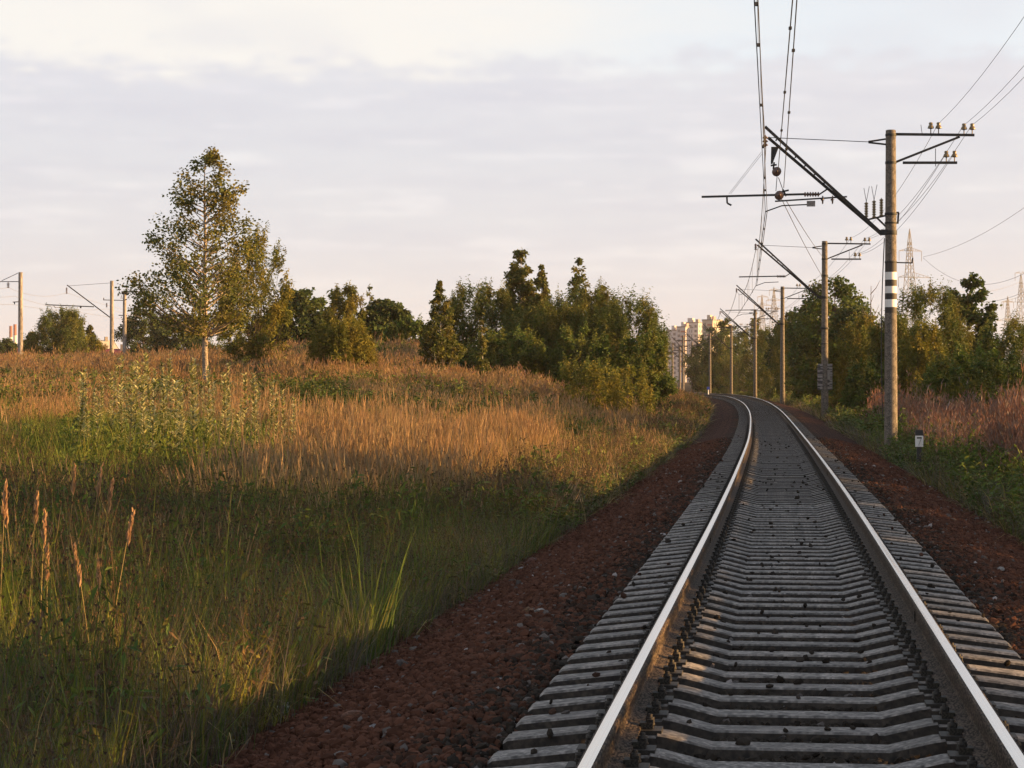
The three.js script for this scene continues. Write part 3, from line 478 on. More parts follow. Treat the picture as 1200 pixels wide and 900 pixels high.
const STRAW = [0.385, 0.270, 0.150], STEM = [0.285, 0.215, 0.085], GREEN = [0.098, 0.132, 0.022], DEEP = [0.062, 0.102, 0.020], OLIVE = [0.165, 0.150, 0.030], LIME = [0.225, 0.235, 0.030], BROWN = [0.125, 0.078, 0.042], DARK = [0.060, 0.042, 0.032], FIRE = [0.270, 0.150, 0.105], GREY = [0.150, 0.125, 0.105];
const tufts = {
  green(g, r, w) { for (let k = 0; k < 30; k++) { const a = r() * 6.28, d = Math.sqrt(r()) * 0.18; blade(g, Math.cos(a) * d, -0.03, Math.sin(a) * d, a + (r() - 0.5) * 2, 0.02 + 0.2 * r(), 0.4 + 0.65 * r(), w * (0.8 + 0.6 * r()), tint(r() < 0.55 ? GREEN : r() < 0.5 ? DEEP : OLIVE, r, 0.32), 3, 0.15 + 0.9 * r() * r()); } },
  mixed(g, r, w) { for (let k = 0; k < 22; k++) { const a = r() * 6.28, d = Math.sqrt(r()) * 0.18; blade(g, Math.cos(a) * d, -0.03, Math.sin(a) * d, a + (r() - 0.5) * 2, 0.05 + 0.35 * r(), 0.3 + 0.55 * r(), w * (0.8 + 0.5 * r()), tint(r() < 0.4 ? OLIVE : r() < 0.45 ? STEM : r() < 0.5 ? GREEN : BROWN, r, 0.3), 3, 0.4 + 1.0 * r()); } },
  reed(g, r, w) {
    for (let k = 0; k < 10; k++) { const a = r() * 6.28, d = Math.sqrt(r()) * 0.24, dir = 2.6 + (r() - 0.5) * 2.4, l = 0.82 + 0.4 * r(), e = blade(g, Math.cos(a) * d, -0.03, Math.sin(a) * d, dir, 0.02 + 0.07 * r(), l, w * 0.62, tint(STEM, r), 3, 0.05 + 0.12 * r()); plume(g, e[0] - 0.0, e[1] - 0.06, e[2], dir, e[3] + 0.05, 0.16 + 0.12 * r(), 0.007 + w * 0.5, tint(STRAW, r, 0.22), r); }
    for (let k = 0; k < 12; k++) { const a = r() * 6.28, d = Math.sqrt(r()) * 0.2; blade(g, Math.cos(a) * d, -0.03, Math.sin(a) * d, a, 0.1 + 0.35 * r(), 0.35 + 0.4 * r(), w * 0.9, tint(r() < 0.5 ? STEM : r() < 0.6 ? OLIVE : GREEN, r), 3, 0.5 + 0.9 * r()); }
  },
  weed(g, r, w) {                                                    // dried branching weeds with dark flat heads
    for (let k = 0; k < 4; k++) { const a = r() * 6.28, d = r() * 0.14, l = 0.55 + 0.4 * r(), dir = r() * 6.28, c = tint(r() < 0.6 ? BROWN : OLIVE, r), e = blade(g, Math.cos(a) * d, -0.03, Math.sin(a) * d, dir, 0.04 + 0.1 * r(), l, w * 0.7, c, 2, 0.1);
      for (let b = 0; b < 6; b++) { const t = 0.45 + 0.5 * r(), q = r() * 6.28, o = [lerp(Math.cos(a) * d, e[0], t), e[1] * t, lerp(Math.sin(a) * d, e[2], t)], f = blade(g, o[0], o[1], o[2], q, 0.5 + 0.3 * r(), 0.12 + 0.14 * r(), w * 0.5, c, 1, 0); const s = 0.004 + 0.006 * r() + w * 0.25, hc = tint(r() < 0.25 ? DARK : BROWN, r, 0.35); g.tri([f[0] - s, f[1], f[2]], [f[0] + s, f[1] + s * 0.4, f[2]], [f[0], f[1] - s * 1.6, f[2]], hc); g.tri([f[0], f[1], f[2] - s], [f[0], f[1] + s * 0.4, f[2] + s], [f[0], f[1] - s * 1.6, f[2]], hc); }
      for (let b = 0; b < 9; b++) { const t = 0.1 + 0.7 * r(); leafFace(g, lerp(Math.cos(a) * d, e[0], t), e[1] * t, lerp(Math.sin(a) * d, e[2], t), 0.07 + 0.05 * r(), 0.018 + w, r, tint(r() < 0.5 ? DEEP : r() < 0.5 ? BROWN : OLIVE, r, 0.3)); } }
  },
  herb(g, r, w) {                                                    // leafy green stems
    for (let k = 0; k < 5; k++) { const a = r() * 6.28, d = r() * 0.16, l = 0.4 + 0.45 * r(), dir = r() * 6.28, e = blade(g, Math.cos(a) * d, -0.03, Math.sin(a) * d, dir, 0.05 + 0.15 * r(), l, w * 0.7, tint(OLIVE, r), 2, 0.15);
      for (let b = 0; b < 16; b++) { const t = 0.12 + 0.9 * r(); leafFace(g, lerp(Math.cos(a) * d, e[0], t), e[1] * t, lerp(Math.sin(a) * d, e[2], t), 0.09 + 0.05 * r(), 0.022 + w, r, tint(r() < 0.5 ? GREEN : r() < 0.5 ? DEEP : [0.085, 0.105, 0.03], r, 0.3)); } }
  },
  horsetail(g, r, w) {                                               // soft bottle-brush stems of fine needles
    for (let k = 0; k < 7; k++) { const a = r() * 6.28, d = r() * 0.13, l = 0.32 + 0.2 * r(), dir = r() * 6.28, e = blade(g, Math.cos(a) * d, -0.03, Math.sin(a) * d, dir, 0.03 + 0.12 * r(), l, w * 0.5, tint(LIME, r), 1, 0.1);
      for (let b = 0; b < 30; b++) { const t = 0.2 + 0.8 * r(), q = r() * 6.28; blade(g, lerp(Math.cos(a) * d, e[0], t), e[1] * t, lerp(Math.sin(a) * d, e[2], t), q, 0.35 + 0.35 * r(), (0.13 - 0.06 * t) * (0.8 + 0.5 * r()), w * 0.42, tint(LIME, r, 0.2), 1, 0); } }
  },
  fireweed(g, r, w) {                                                // tall reddish stems gone to seed
    for (let k = 0; k < 5; k++) { const a = r() * 6.28, d = r() * 0.16, l = 0.8 + 0.4 * r(), dir = r() * 6.28, e = blade(g, Math.cos(a) * d, -0.03, Math.sin(a) * d, dir, 0.03 + 0.08 * r(), l, w * 0.75, tint([0.20, 0.11, 0.065], r), 2, 0.08);
      for (let b = 0; b < 8; b++) { const t = 0.62 + 0.4 * r(), q = r() * 6.28; plume(g, lerp(Math.cos(a) * d, e[0], t), e[1] * t, lerp(Math.sin(a) * d, e[2], t), q, 0.35 + 0.4 * r(), 0.08 + 0.07 * r(), 0.012 + w * 0.5, tint(r() < 0.65 ? FIRE : [0.25, 0.19, 0.16], r), r, 2); }
      for (let b = 0; b < 10; b++) { const t = 0.1 + 0.55 * r(); leafFace(g, lerp(Math.cos(a) * d, e[0], t), e[1] * t, lerp(Math.sin(a) * d, e[2], t), 0.09, 0.012 + w, r, tint(r() < 0.5 ? OLIVE : r() < 0.5 ? FIRE : GREEN, r, 0.3)); } }
  },
  stalks(g, r, w) { for (let k = 0; k < 26; k++) { const a = r() * 6.28, d = Math.sqrt(r()) * 0.2; blade(g, Math.cos(a) * d, -0.03, Math.sin(a) * d, r() * 6.28, 0.05 + 0.4 * r(), 0.22 + 0.4 * r(), w * 0.45, tint(r() < 0.55 ? GREY : r() < 0.5 ? BROWN : DEEP, r, 0.3), 2, 0.3); } },
};
const kindsOfGrass = {
  green: ['green_grass', 'lush green grass tufts covering the field beside the track', 'grass'], mixed: ['olive_grass', 'mixed olive and drying grass covering the field beside the track', 'grass'], reed: ['reed_grass', 'straw coloured reed grass with feathery seed heads beside the ballast', 'grass'],
  weed: ['dried_weeds', 'dark dried weeds with flat brown heads among the grass', 'weeds'], herb: ['leafy_weeds', 'leafy green weeds among the grass', 'weeds'], horsetail: ['horsetail_plants', 'soft yellow green horsetail clumps at the edge of the ballast', 'horsetail'],
  fireweed: ['fireweed_plants', 'tall reddish weeds gone to seed below the masts', 'weeds'], stalks: ['dry_stalks', 'fine grey brown dry stalks along the foot of the ballast', 'weeds'],
};
{
  const r = rng(33), lots = {}, put = (kind, level, X, D, h, w) => { const key = kind + level + Math.floor(r() * 3); (lots[key] ||= { kind, level, list: [] }).list.push([X, D, h, w]); };
  function choose(X, D, s) {
    const n1 = fbm(X * 0.16 + 11, D * 0.16 + 3, 3), n2 = fbm(X * 0.4 + 70, D * 0.3 + 9, 3), n3 = noise(X * 1.5 + 31, D * 1.3 + 8), n4 = fbm(X * 0.55 + 20, D * 0.34 + 44, 2), u = r(), px = CX + F * X / D;
    if (s > 0) {                                                       // mast side
      if (s < 3.9) return u < 0.5 ? ['stalks', 1.2] : u < 0.66 ? ['herb', 0.85] : u < 0.86 ? ['mixed', 0.85] : null;
      if (D > 48 && D < 72 && s < 6.5 && s > 3.2) return u < 0.42 ? ['herb', 1.25] : u < 0.5 ? ['green', 0.9] : u < 0.75 ? ['stalks', 1.7] : u < 0.88 ? ['mixed', 1.2] : ['fireweed', 1.15];
      if (D > 36 && D < 100 && s > 4.4) return u < 0.06 + 0.6 * smooth(0.38, 0.56, n4) ? ['fireweed', 0.7 + 1.0 * n4] : u < 0.5 ? ['herb', 1.15] : u < 0.66 ? ['weed', 1.2] : u < 0.78 ? ['stalks', 1.9] : u < 0.9 ? ['green', 1.0] : ['reed', 0.85];
      return u < 0.45 ? ['herb', 1.15] : u < 0.6 ? ['green', 0.85] : u < 0.85 ? ['mixed', 0.9] : u < 0.93 ? ['fireweed', 0.8] : ['weed', 0.9];
    }
    const a = -s;
    if (a < 4.6 + 1.2 * n3 && D > 30) return u < 0.34 ? ['stalks', 1.6] : u < 0.58 ? ['weed', 1.05] : u < 0.76 ? ['herb', 0.95] : u < 0.9 ? ['mixed', 1.0] : u < 0.94 ? ['reed', 0.7] : null;
    if (a < 4.4 + 0.8 * n3) return u < 0.62 ? ['stalks', 1.25] : u < 0.72 ? ['weed', 0.8] : u < 0.82 ? ['mixed', 0.8] : u < 0.88 ? ['green', 0.8] : D < 26 && u < 0.96 ? ['horsetail', 0.9] : null;
    if (D < 15.2) { if (n3 > 0.5) return u < 0.84 ? ['horsetail', 0.95 + 0.9 * (n3 - 0.3)] : u < 0.9 ? ['green', 0.8] : ['stalks', 1.1]; return u < 0.36 ? ['stalks', 1.2] : u < 0.52 ? ['green', 0.8] : u < 0.6 ? ['weed', 0.7] : u < 0.8 ? ['mixed', 1.0] : ['horsetail', 0.9]; }
    const kr = smooth(0.36, 0.54, n1 + 0.22 * smooth(330, 450, px) - 0.22 * (1 - smooth(150, 330, px))) * smooth(29, 36, D);   // where the reed grass has spread
    if (D < 36) return u < 0.6 * kr ? ['reed', 0.85] : u < 0.3 ? ['weed', 1.0] : u < 0.52 ? ['stalks', 1.6] : u < 0.7 ? ['green', n1 > 0.5 ? 1.0 : 0.8] : u < 0.84 ? ['mixed', 0.95] : u < 0.985 ? [D < 24 && n3 > 0.55 ? 'horsetail' : 'herb', 0.95] : ['reed', 0.7];
    if (D < 58) { if (px < 345 && px > 80 && D > 40 && D < 52) return u < 0.65 ? ['herb', 1.05] : ['green', 1.0]; return u < kr * (0.25 + 0.55 * smooth(0.36, 0.54, n4)) ? ['reed', 0.75 + 0.4 * n4] : u < 0.42 ? ['green', 0.85] : u < 0.62 ? ['herb', 0.85] : u < 0.76 ? ['weed', 0.95] : ['mixed', 0.8]; }
    if (D < 110 && a < 9) return u < 0.05 + 0.5 * smooth(0.46, 0.58, n2) ? ['reed', 0.72] : u < 0.62 ? ['mixed', 0.7] : u < 0.8 ? ['herb', 0.85] : ['green', 0.7];
    if (D < 93 + 14 * (n1 - 0.5)) return u < 0.5 * smooth(0.5, 0.62, n4) ? ['reed', 0.6] : u < 0.62 ? ['green', 0.6] : u < 0.84 ? ['herb', 0.6 + 0.5 * n2] : u < 0.97 ? ['mixed', 0.55] : ['reed', 0.5];
    if (n4 > 0.60) return u < 0.5 ? ['herb', 0.9] : ['green', 0.75];
    return u < (n1 > 0.42 ? 0.58 : 0.25) ? ['reed', 0.6 + 0.25 * n2] : u < 0.8 ? ['mixed', 0.8] : u < 0.92 ? ['green', 0.8] : ['fireweed', 0.8];
  }
  const bands = [[8.5, 15, 150], [15, 24, 105], [24, 36, 64], [36, 52, 38], [52, 72, 24], [72, 100, 15], [100, 140, 9], [140, 200, 5], [200, 300, 2.4]];
  for (const [d0, d1, dens] of bands) {
    const half = 0.275, n = Math.round(dens * half * (d1 * d1 - d0 * d0));
    for (let k = 0; k < n; k++) {
      const D = Math.sqrt(lerp(d0 * d0, d1 * d1, r())), X = (r() * 2 - 1) * half * D - (D < 30 ? 0.4 : 0), s = acrossTrack(X, D);
      if (Math.abs(s) < 2.95 + 0.3 * r() + 0.15 * noise(D * 0.9, s > 0 ? 5 : 1)) continue;
      const c = choose(X, D, s); if (!c) continue; if (s > 0 && D > 49 && D < 57 && Math.abs(X - 10.3 * D / 56.5) < 0.45) { if (r() < 0.5) continue; c[1] *= 0.45; }   // grass thinned and shortened along the view line to the distance post
      put(c[0], D < 30 ? 0 : D < 75 ? 1 : 2, X, D, c[1] * (0.75 + 0.5 * r() + (r() < 0.06 ? 0.4 : 0)) * (s < 0 && s > -3.8 ? 0.75 : 1) * (D < 17 ? 1.35 : 1), 1);
    }
  }
  const width = [0.0075, 0.013, 0.030], o = new THREE.Object3D(), c = new THREE.Color(); let total = 0;
  for (const key of Object.keys(lots)) {
    const { kind, level, list } = lots[key], g = new Geo(true); tufts[kind](g, rng(400 + key.charCodeAt(0) * 7 + key.length + level * 31 + key.charCodeAt(key.length - 1) * 13), width[level]);
    const m = new THREE.InstancedMesh(g.build(), grassMat, list.length);
    list.forEach(([X, D, h], i) => { o.position.set(X, ground(X, D), -D); const far = level === 2 ? 1.5 : level === 1 ? 1.15 : 1; o.rotation.set((r() - 0.5) * 0.16, r() * 6.28, (r() - 0.5) * 0.16); o.scale.set(far * (0.85 + 0.3 * r()), h * 1.06, far * (0.85 + 0.3 * r())); o.updateMatrix(); m.setMatrixAt(i, o.matrix); const v = 0.82 + 0.36 * r(), q = (fbm(X * 0.3 + 5, D * 0.25, 2) - 0.5) * 0.5; c.setRGB(v * (1 + q * 0.35), v, v * (1 - q * 0.3)); m.setColorAt(i, c); });
    const [name, label, cat] = kindsOfGrass[kind]; tag(top(shade(m), name), label, cat, null, 'stuff'); total += list.length;
  }
  console.log('tufts', total);
}
// single plants that stand out
{
  const spots = [[5, 13.2, 1.62], [19, 14.0, 1.42], [33, 14.2, 1.40], [42, 13.0, 1.30], [52, 13.4, 1.10], [86, 15.5, 1.55], [97, 15.0, 1.45], [113, 13.6, 1.25], [119, 12.8, 1.05], [-6, 12.6, 1.5], [70, 17.5, 1.5], [134, 14.6, 0.95]], r = rng(77);
  for (const [px, D, h] of spots) {
    const o = thing('reed_stalk', 'tall single reed grass stalk with a plump straw seed head above the horsetail', 'reed grass', onGround(px, D), 0, 'reed stalks standing above the horsetail clumps');
    const s = new Geo(true), p = new Geo(true), dir = (r() - 0.5) * 1.2 + (r() < 0.3 ? 3.14 : 0), lean = 0.02 + 0.12 * r(), b = 0.12 * (r() - 0.3), pts = [], rr = [];
    for (let k = 0; k <= 6; k++) { const t = k / 6, x = Math.sin(lean) * h * t + b * t * t * h * 0.6; pts.push([Math.cos(dir) * x, h * t * Math.cos(lean) - 0.05 * (1 - t), Math.sin(dir) * x]); rr.push(0.0042 * (1 - 0.55 * t)); }
    s.tube(pts, rr, 5, [0.34, 0.25, 0.10]); const e = pts[6], q = pts[5], an = Math.atan2(Math.hypot(e[0] - q[0], e[2] - q[2]), e[1] - q[1]);
    for (let k = 0; k < 46; k++) { const t = Math.pow(r(), 0.8), L = 0.24 + 0.06 * r(); plume(p, e[0] + Math.sin(an) * Math.cos(dir) * L * t * 0.8, e[1] - 0.07 + L * t * 0.8, e[2] + Math.sin(an) * Math.sin(dir) * L * t * 0.8, r() * 6.28, 0.12 + 0.2 * r(), 0.075 * (1.15 - 0.6 * t), 0.017, tint([0.46, 0.30, 0.17], r, 0.25), r, 2); }
    part('stem', s.build(), grassMat, o); part('seed_head', p.build(), grassMat, o);
    for (let k = 0; k < 2; k++) { const l = new Geo(true), j = 1 + Math.floor(r() * 3); blade(l, pts[j][0], pts[j][1], pts[j][2], r() * 6.28, 0.3, 0.3 + 0.2 * r(), 0.011, tint(k ? STEM : OLIVE, r), 5, 1.6); part('leaf', l.build(), grassMat, o); }
  }
}
{ // a thicket of silvery young willow shoots in the field
  const r = rng(91), list = []; for (let k = 0; k < 60; k++) list.push([88 + 255 * (k + r()) / 60, 41 + 10 * r(), 1.6 + 1.0 * r() - 0.4 * Math.abs((k - 24) / 34)]);
  const variants = [0, 1, 2, 3].map((v) => { const q = rng(920 + v), s = new Geo(true), l = new Geo(true), e = [0.10 * (q() - 0.5), 1, 0.10 * (q() - 0.5)]; s.tube([[0, -0.05, 0], [e[0] * 0.4, 0.5, e[2] * 0.4], e], [0.006, 0.004, 0.002], 4, [0.13, 0.11, 0.05]);
    for (let k = 0; k < 130; k++) { const t = 0.1 + 0.9 * Math.pow(q(), 0.8), a = q() * 6.28, len = 0.088 * (1.35 - 0.6 * t), x = e[0] * t, z = e[2] * t; const c = tint(q() < 0.65 ? [0.40, 0.39, 0.20] : [0.17, 0.19, 0.05], q, 0.25); blade(l, x, t, z, a, 0.55 + 0.5 * q(), len, 0.019, c, 2, 0.4); }
    return [s.build(), l.build()]; });
  for (const [px, D, h] of list) { const o = thing('willow_shoot', 'slender silvery young willow shoot in the clump in front of the airy aspen', 'willow shoot', onGround(px, D), r() * 6.28, 'young willow shoots growing in a clump in the field'); const [s, l] = variants[Math.floor(r() * 4)]; part('stem', s, grassMat, o); part('leaves', l, grassMat, o); o.scale.set(h * 0.95, h, h * 0.95); o.rotation.x = (r() - 0.5) * 0.2; o.rotation.z = (r() - 0.5) * 0.2; }
}
// ------------------------------------------------------------------ masts and overhead wires
const pinIns = lathe([[0, 0.30], [0.05, 0.29], [0.065, 0.25], [0.045, 0.22], [0.075, 0.19], [0.10, 0.12], [0.075, 0.11], [0.03, 0.10], [0.016, 0.09], [0.016, -0.06]], 12);
const discString = (n, rad, step) => { const p = [[0.015, -0.03]]; for (let k = 0; k < n; k++) { const y = k * step; p.push([0.03, y], [rad, y + 0.015], [rad * 0.92, y + 0.045], [0.035, y + step * 0.7]); } p.push([0.015, n * step], [0.0, n * step + 0.03]); return lathe(p, 12); };
const SC = 66 / F;                                                      // metres per photo pixel at the first mast
function mastParts(o, base, opt = {}) {
  const L = (px, py) => [(px - 1044) * SC, EYE + (HY - py) * SC];         // read off the first mast, in metres beside and above the rail
  const H = 9.09 - base, b = base, p2 = (px, py, z = 0) => { const q = L(px, py); return [q[0], q[1] - b, z]; };
  const shaft = [[0.205, -0.9]]; for (let k = 0; k <= 22; k++) shaft.push([lerp(0.200, 0.150, k / 22), (H - 0.02) * k / 22]); shaft.push([0.13, H], [0, H]); part('pole', lathe(shaft, 24), opt.mat || M.mast, o);
  const rAt = (y) => lerp(0.200, 0.150, clamp(y / H)), ring = (name, py0, py1, m, proud = 0.004) => { const y0 = L(0, py1)[1] - b, y1 = L(0, py0)[1] - b; part(name, lathe([[rAt(y0), y0], [rAt(y0) + proud, y0 + 0.001], [rAt(y1) + proud, y1 - 0.001], [rAt(y1), y1]], 24), m, o); };
  if (opt.bands) { for (const [a, c] of [[319.7, 328.7], [336.2, 344.5], [351.7, 360.8]]) ring('white_band', a, c, M.white); for (const [a, c] of [[309, 319.7], [328.7, 336.2], [344.5, 351.7], [360.8, 367.5]]) ring('black_band', a, c, M.black, 0.003); }
  if (opt.cross !== false) {
    part('crossarm', bars([[p2(1049, 158), p2(1141, 159.6)]], 0.07, 0.075), M.steel, o); part('crossarm', bars([[p2(1058, 191.5), p2(1121, 191.8)]], 0.07, 0.075), M.steel, o);
    part('strut', bars([[p2(1049, 191), p2(1124, 161.5)]], 0.06, 0.065), M.steel, o); part('hanger_rod', bars([[p2(1096, 175), p2(1096, 196)]], 0.018), M.steel, o); if (opt.bands) part('spike', bars([[p2(1080.5, 158), p2(1079, 147)]], 0.014), M.steel, o);
    for (const [x, y] of [[1090.5, 156], [1099.5, 156], [1129, 157.5], [1138.5, 157.5], [1108.5, 189.5], [1118, 189.5]]) { const i = part('pin_insulator', pinIns, M.glassIns, o); i.position.set(...p2(x, y)); }
    ring('collar', 190, 193, M.steel, 0.012); ring('collar', 157.5, 160.5, M.steel, 0.012);
  }
  if (opt.arm !== false) {
    for (const z of [-0.10, 0.10]) part('bracket_arm', bars([[p2(1034, 275.5, z), p2(z > 0 ? 897 : 901, z > 0 ? 148.5 : 160.5, z)]], 0.055, 0.085), M.steel, o);
    const lacing = []; for (let k = 1; k < 12; k++) lacing.push([p2(lerp(1034, 899, k / 12), lerp(275.5, 154, k / 12), -0.1), p2(lerp(1034, 899, k / 12), lerp(275.5, 154, k / 12), 0.1)]);
    part('arm_ties', bars(lacing, 0.035), M.steel, o); ring('collar', 271, 276, M.steel, 0.02); part('arm_shoe', G().box(...p2(1036, 273), 0.2, 0.16, 0.26).build(), M.steel, o);
    part('stay_rod', bars([[p2(902, 161), p2(1022, 167)]], 0.02), M.steel, o); part('stay_fork', bars([[p2(1018, 166.5), p2(1039, 163.5)], [p2(1018, 167.5), p2(1039, 170)]], 0.05), M.steel, o);
    const i1 = part('insulator_string', discString(3, 0.085, 0.11), M.insul, o); i1.position.set(...p2(897.5, 171)); 
    part('register_tube', bars([[p2(opt.long ? 823 : 862, opt.long ? 230.4 : 229), p2(943, 227.8)]], 0.06), M.steel, o); const i2 = part('rod_insulator', discString(6, 0.075, 0.078), M.insul, o); i2.position.set(...p2(943, 228)); i2.rotation.z = -Math.PI / 2;
    part('tube_hook', bars([[p2(961, 228), p2(970, 222)]], 0.045), M.steel, o);
    part('steady_arm', bars([[p2(898, 248), p2(917, 241.2)], [p2(917, 241.2), p2(946, 240)]], 0.035), M.steel, o);
    if (opt.long) {
      part('lower_tube', bars([[p2(909, 236), p2(993, 231)]], 0.045), M.steel, o); for (const x of [963.5, 975]) { const d = part('disc_insulator', discString(1, 0.13, 0.06), M.insul, o); d.position.set(...p2(x, 234.5)); d.rotation.z = -Math.PI / 2; }
      part('plate', G().box(...p2(951, 239), 0.25, 0.17, 0.02).build(), M.mastGrey, o); part('drop_hook', bars([[p2(852.5, 229), p2(853, 238)], [p2(853, 238), p2(858, 240.5)]], 0.05), M.steel, o); part('suspension_wire', bars([[p2(855, 227), p2(893, 178)], [p2(857, 227), p2(894, 180)]], 0.009), M.wire, o);
      for (const [x, y] of [[911, 201], [914, 229]]) { const d = part('disc_insulator', discString(3, 0.135, 0.12), M.insul, o); d.position.set(...p2(x, y, 0.1)); d.rotation.x = -Math.PI / 2; }
      part('hanger_wedge', (() => { const g = G(), a = p2(905.5, 172, 0.03), c = p2(912.5, 172, 0.03), e = p2(905, 192, 0.03); for (const z of [0, -0.06]) g.tri([a[0], a[1], a[2] + z], [c[0], c[1], c[2] + z], [e[0], e[1], e[2] + z]); g.bar([a[0], a[1], 0], [e[0], e[1], 0], 0.05); g.bar([c[0], c[1], 0], [e[0], e[1], 0], 0.05); return g.build(); })(), M.steel, o);
      part('yoke', bars([[p2(904, 194), p2(911, 193)], [p2(908, 190), p2(907, 198)]], 0.05), M.steel, o); part('link', bars([[p2(911.5, 206), p2(910, 224)], [p2(913, 208), p2(918, 222)]], 0.02), M.steel, o); part('yoke', bars([[p2(912, 226), p2(925, 223)], [p2(918, 222), p2(922, 230)]], 0.05), M.steel, o);
    }
  }
  if (opt.arresters) {
    part('arrester_bracket', bars([[p2(1017, 258), p2(1040, 253)], [p2(1028, 256), p2(1038, 266)]], 0.05), M.steel, o); ring('collar', 250, 253, M.steel, 0.02); ring('collar', 261, 263, M.steel, 0.02); part('bracket_clamp', bars([[p2(1050, 250), p2(1053.5, 250)], [p2(1053, 250), p2(1052, 263)]], 0.05), M.steel, o);
    for (const [x, y] of [[1015.5, 258], [1024.5, 256], [1033, 254]]) { const a = part('arrester', discString(7, 0.062, 0.075), M.glassIns, o); a.position.set(...p2(x, y)); if (x !== 1033) part('spark_horn', bars([[p2(x, y - 21), p2(x - 2.8, y - 37)], [p2(x, y - 21), p2(x + 3.5, y - 39)]], 0.014), M.steel, o); }
    part('small_bracket', bars([[p2(1038, 308), p2(1068, 309)], [p2(1068.5, 309.5), p2(1069.5, 303)]], 0.035), M.steel, o); ring('collar', 307, 309, M.steel, 0.012);
    part('earth_cable', (() => { const g = G(), pts = []; for (let k = 0; k <= 12; k++) { const t = k / 12, q = p2(1036 - 2.5 * Math.sin(t * 3.1) - 2 * t, lerp(280, 490, t), 0.12); pts.push(q); } return g.tube(pts, 0.016, 5).build(); })(), M.black, o);
  }
  if (opt.boards) { for (const s of [-1, 1]) { const bd = part('number_board', G().box(s * 0.235, 2.4, 0.12, 0.33, 1.4, 0.03).build(), M.boards[s < 0 ? 0 : 1], o); part('board_clamp', bars([[[s * 0.1, 2.8, 0.17], [s * 0.38, 2.8, 0.16]], [[s * 0.1, 1.9, 0.17], [s * 0.38, 1.9, 0.16]]], 0.03), M.steel, bd); } ring('collar', 337, 341, M.steel, 0.06); ring('collar', 371, 373, M.steel, 0.02); ring('collar', 225, 229, M.steel, 0.03); }
}
M.boards = [[0.55, 0.50, 0.48], [0.46, 0.42, 0.39]].map((c, k) => std(c, 0.8, { map: (() => { const t = grain(64, (u, v) => 0.78 - 0.35 * smooth(0.55, 0.65, noise(u * 3 + k * 9, v * 22)) - 0.1 * hash(u * 64, v * 64)); t.repeat.set(2, 0.8); return t; })() }));
const masts = [[1044, 66, { bands: 1, arresters: 1, long: 1 }, 'near concrete mast with black and white painted bands and three arresters'], [966.5, 120, { boards: 1 }, 'concrete mast carrying two weathered number boards'], [917, 180, {}, 'third concrete mast along the track, before the dark willow'], [885, 236, {}, 'concrete mast with crossarms below the golden topped birch'], [857, 294, {}, 'slim concrete mast beyond the curve, beside the rails end'], [832, 335, { cross: false }, 'faint slim concrete mast before the dark tree at the curve'], [811, 400, { cross: false }, 'faint concrete mast by the distant wire gantries']];
const mastAt = [];
for (const [px, D, opt, label] of masts) {
  const X = (px - CX) / F * D, e = track.E(D), g = ground(X, D), o = thing('catenary_mast', label, 'mast', V(X, g, -D), -track.head(D) * 0.5, 'overhead line masts along the track');
  mastParts(o, g - e, opt); mastAt.push({ X, D, e });
}
mastAt.unshift({ X: track.X(16) + 3.3, D: 16, e: 0 });
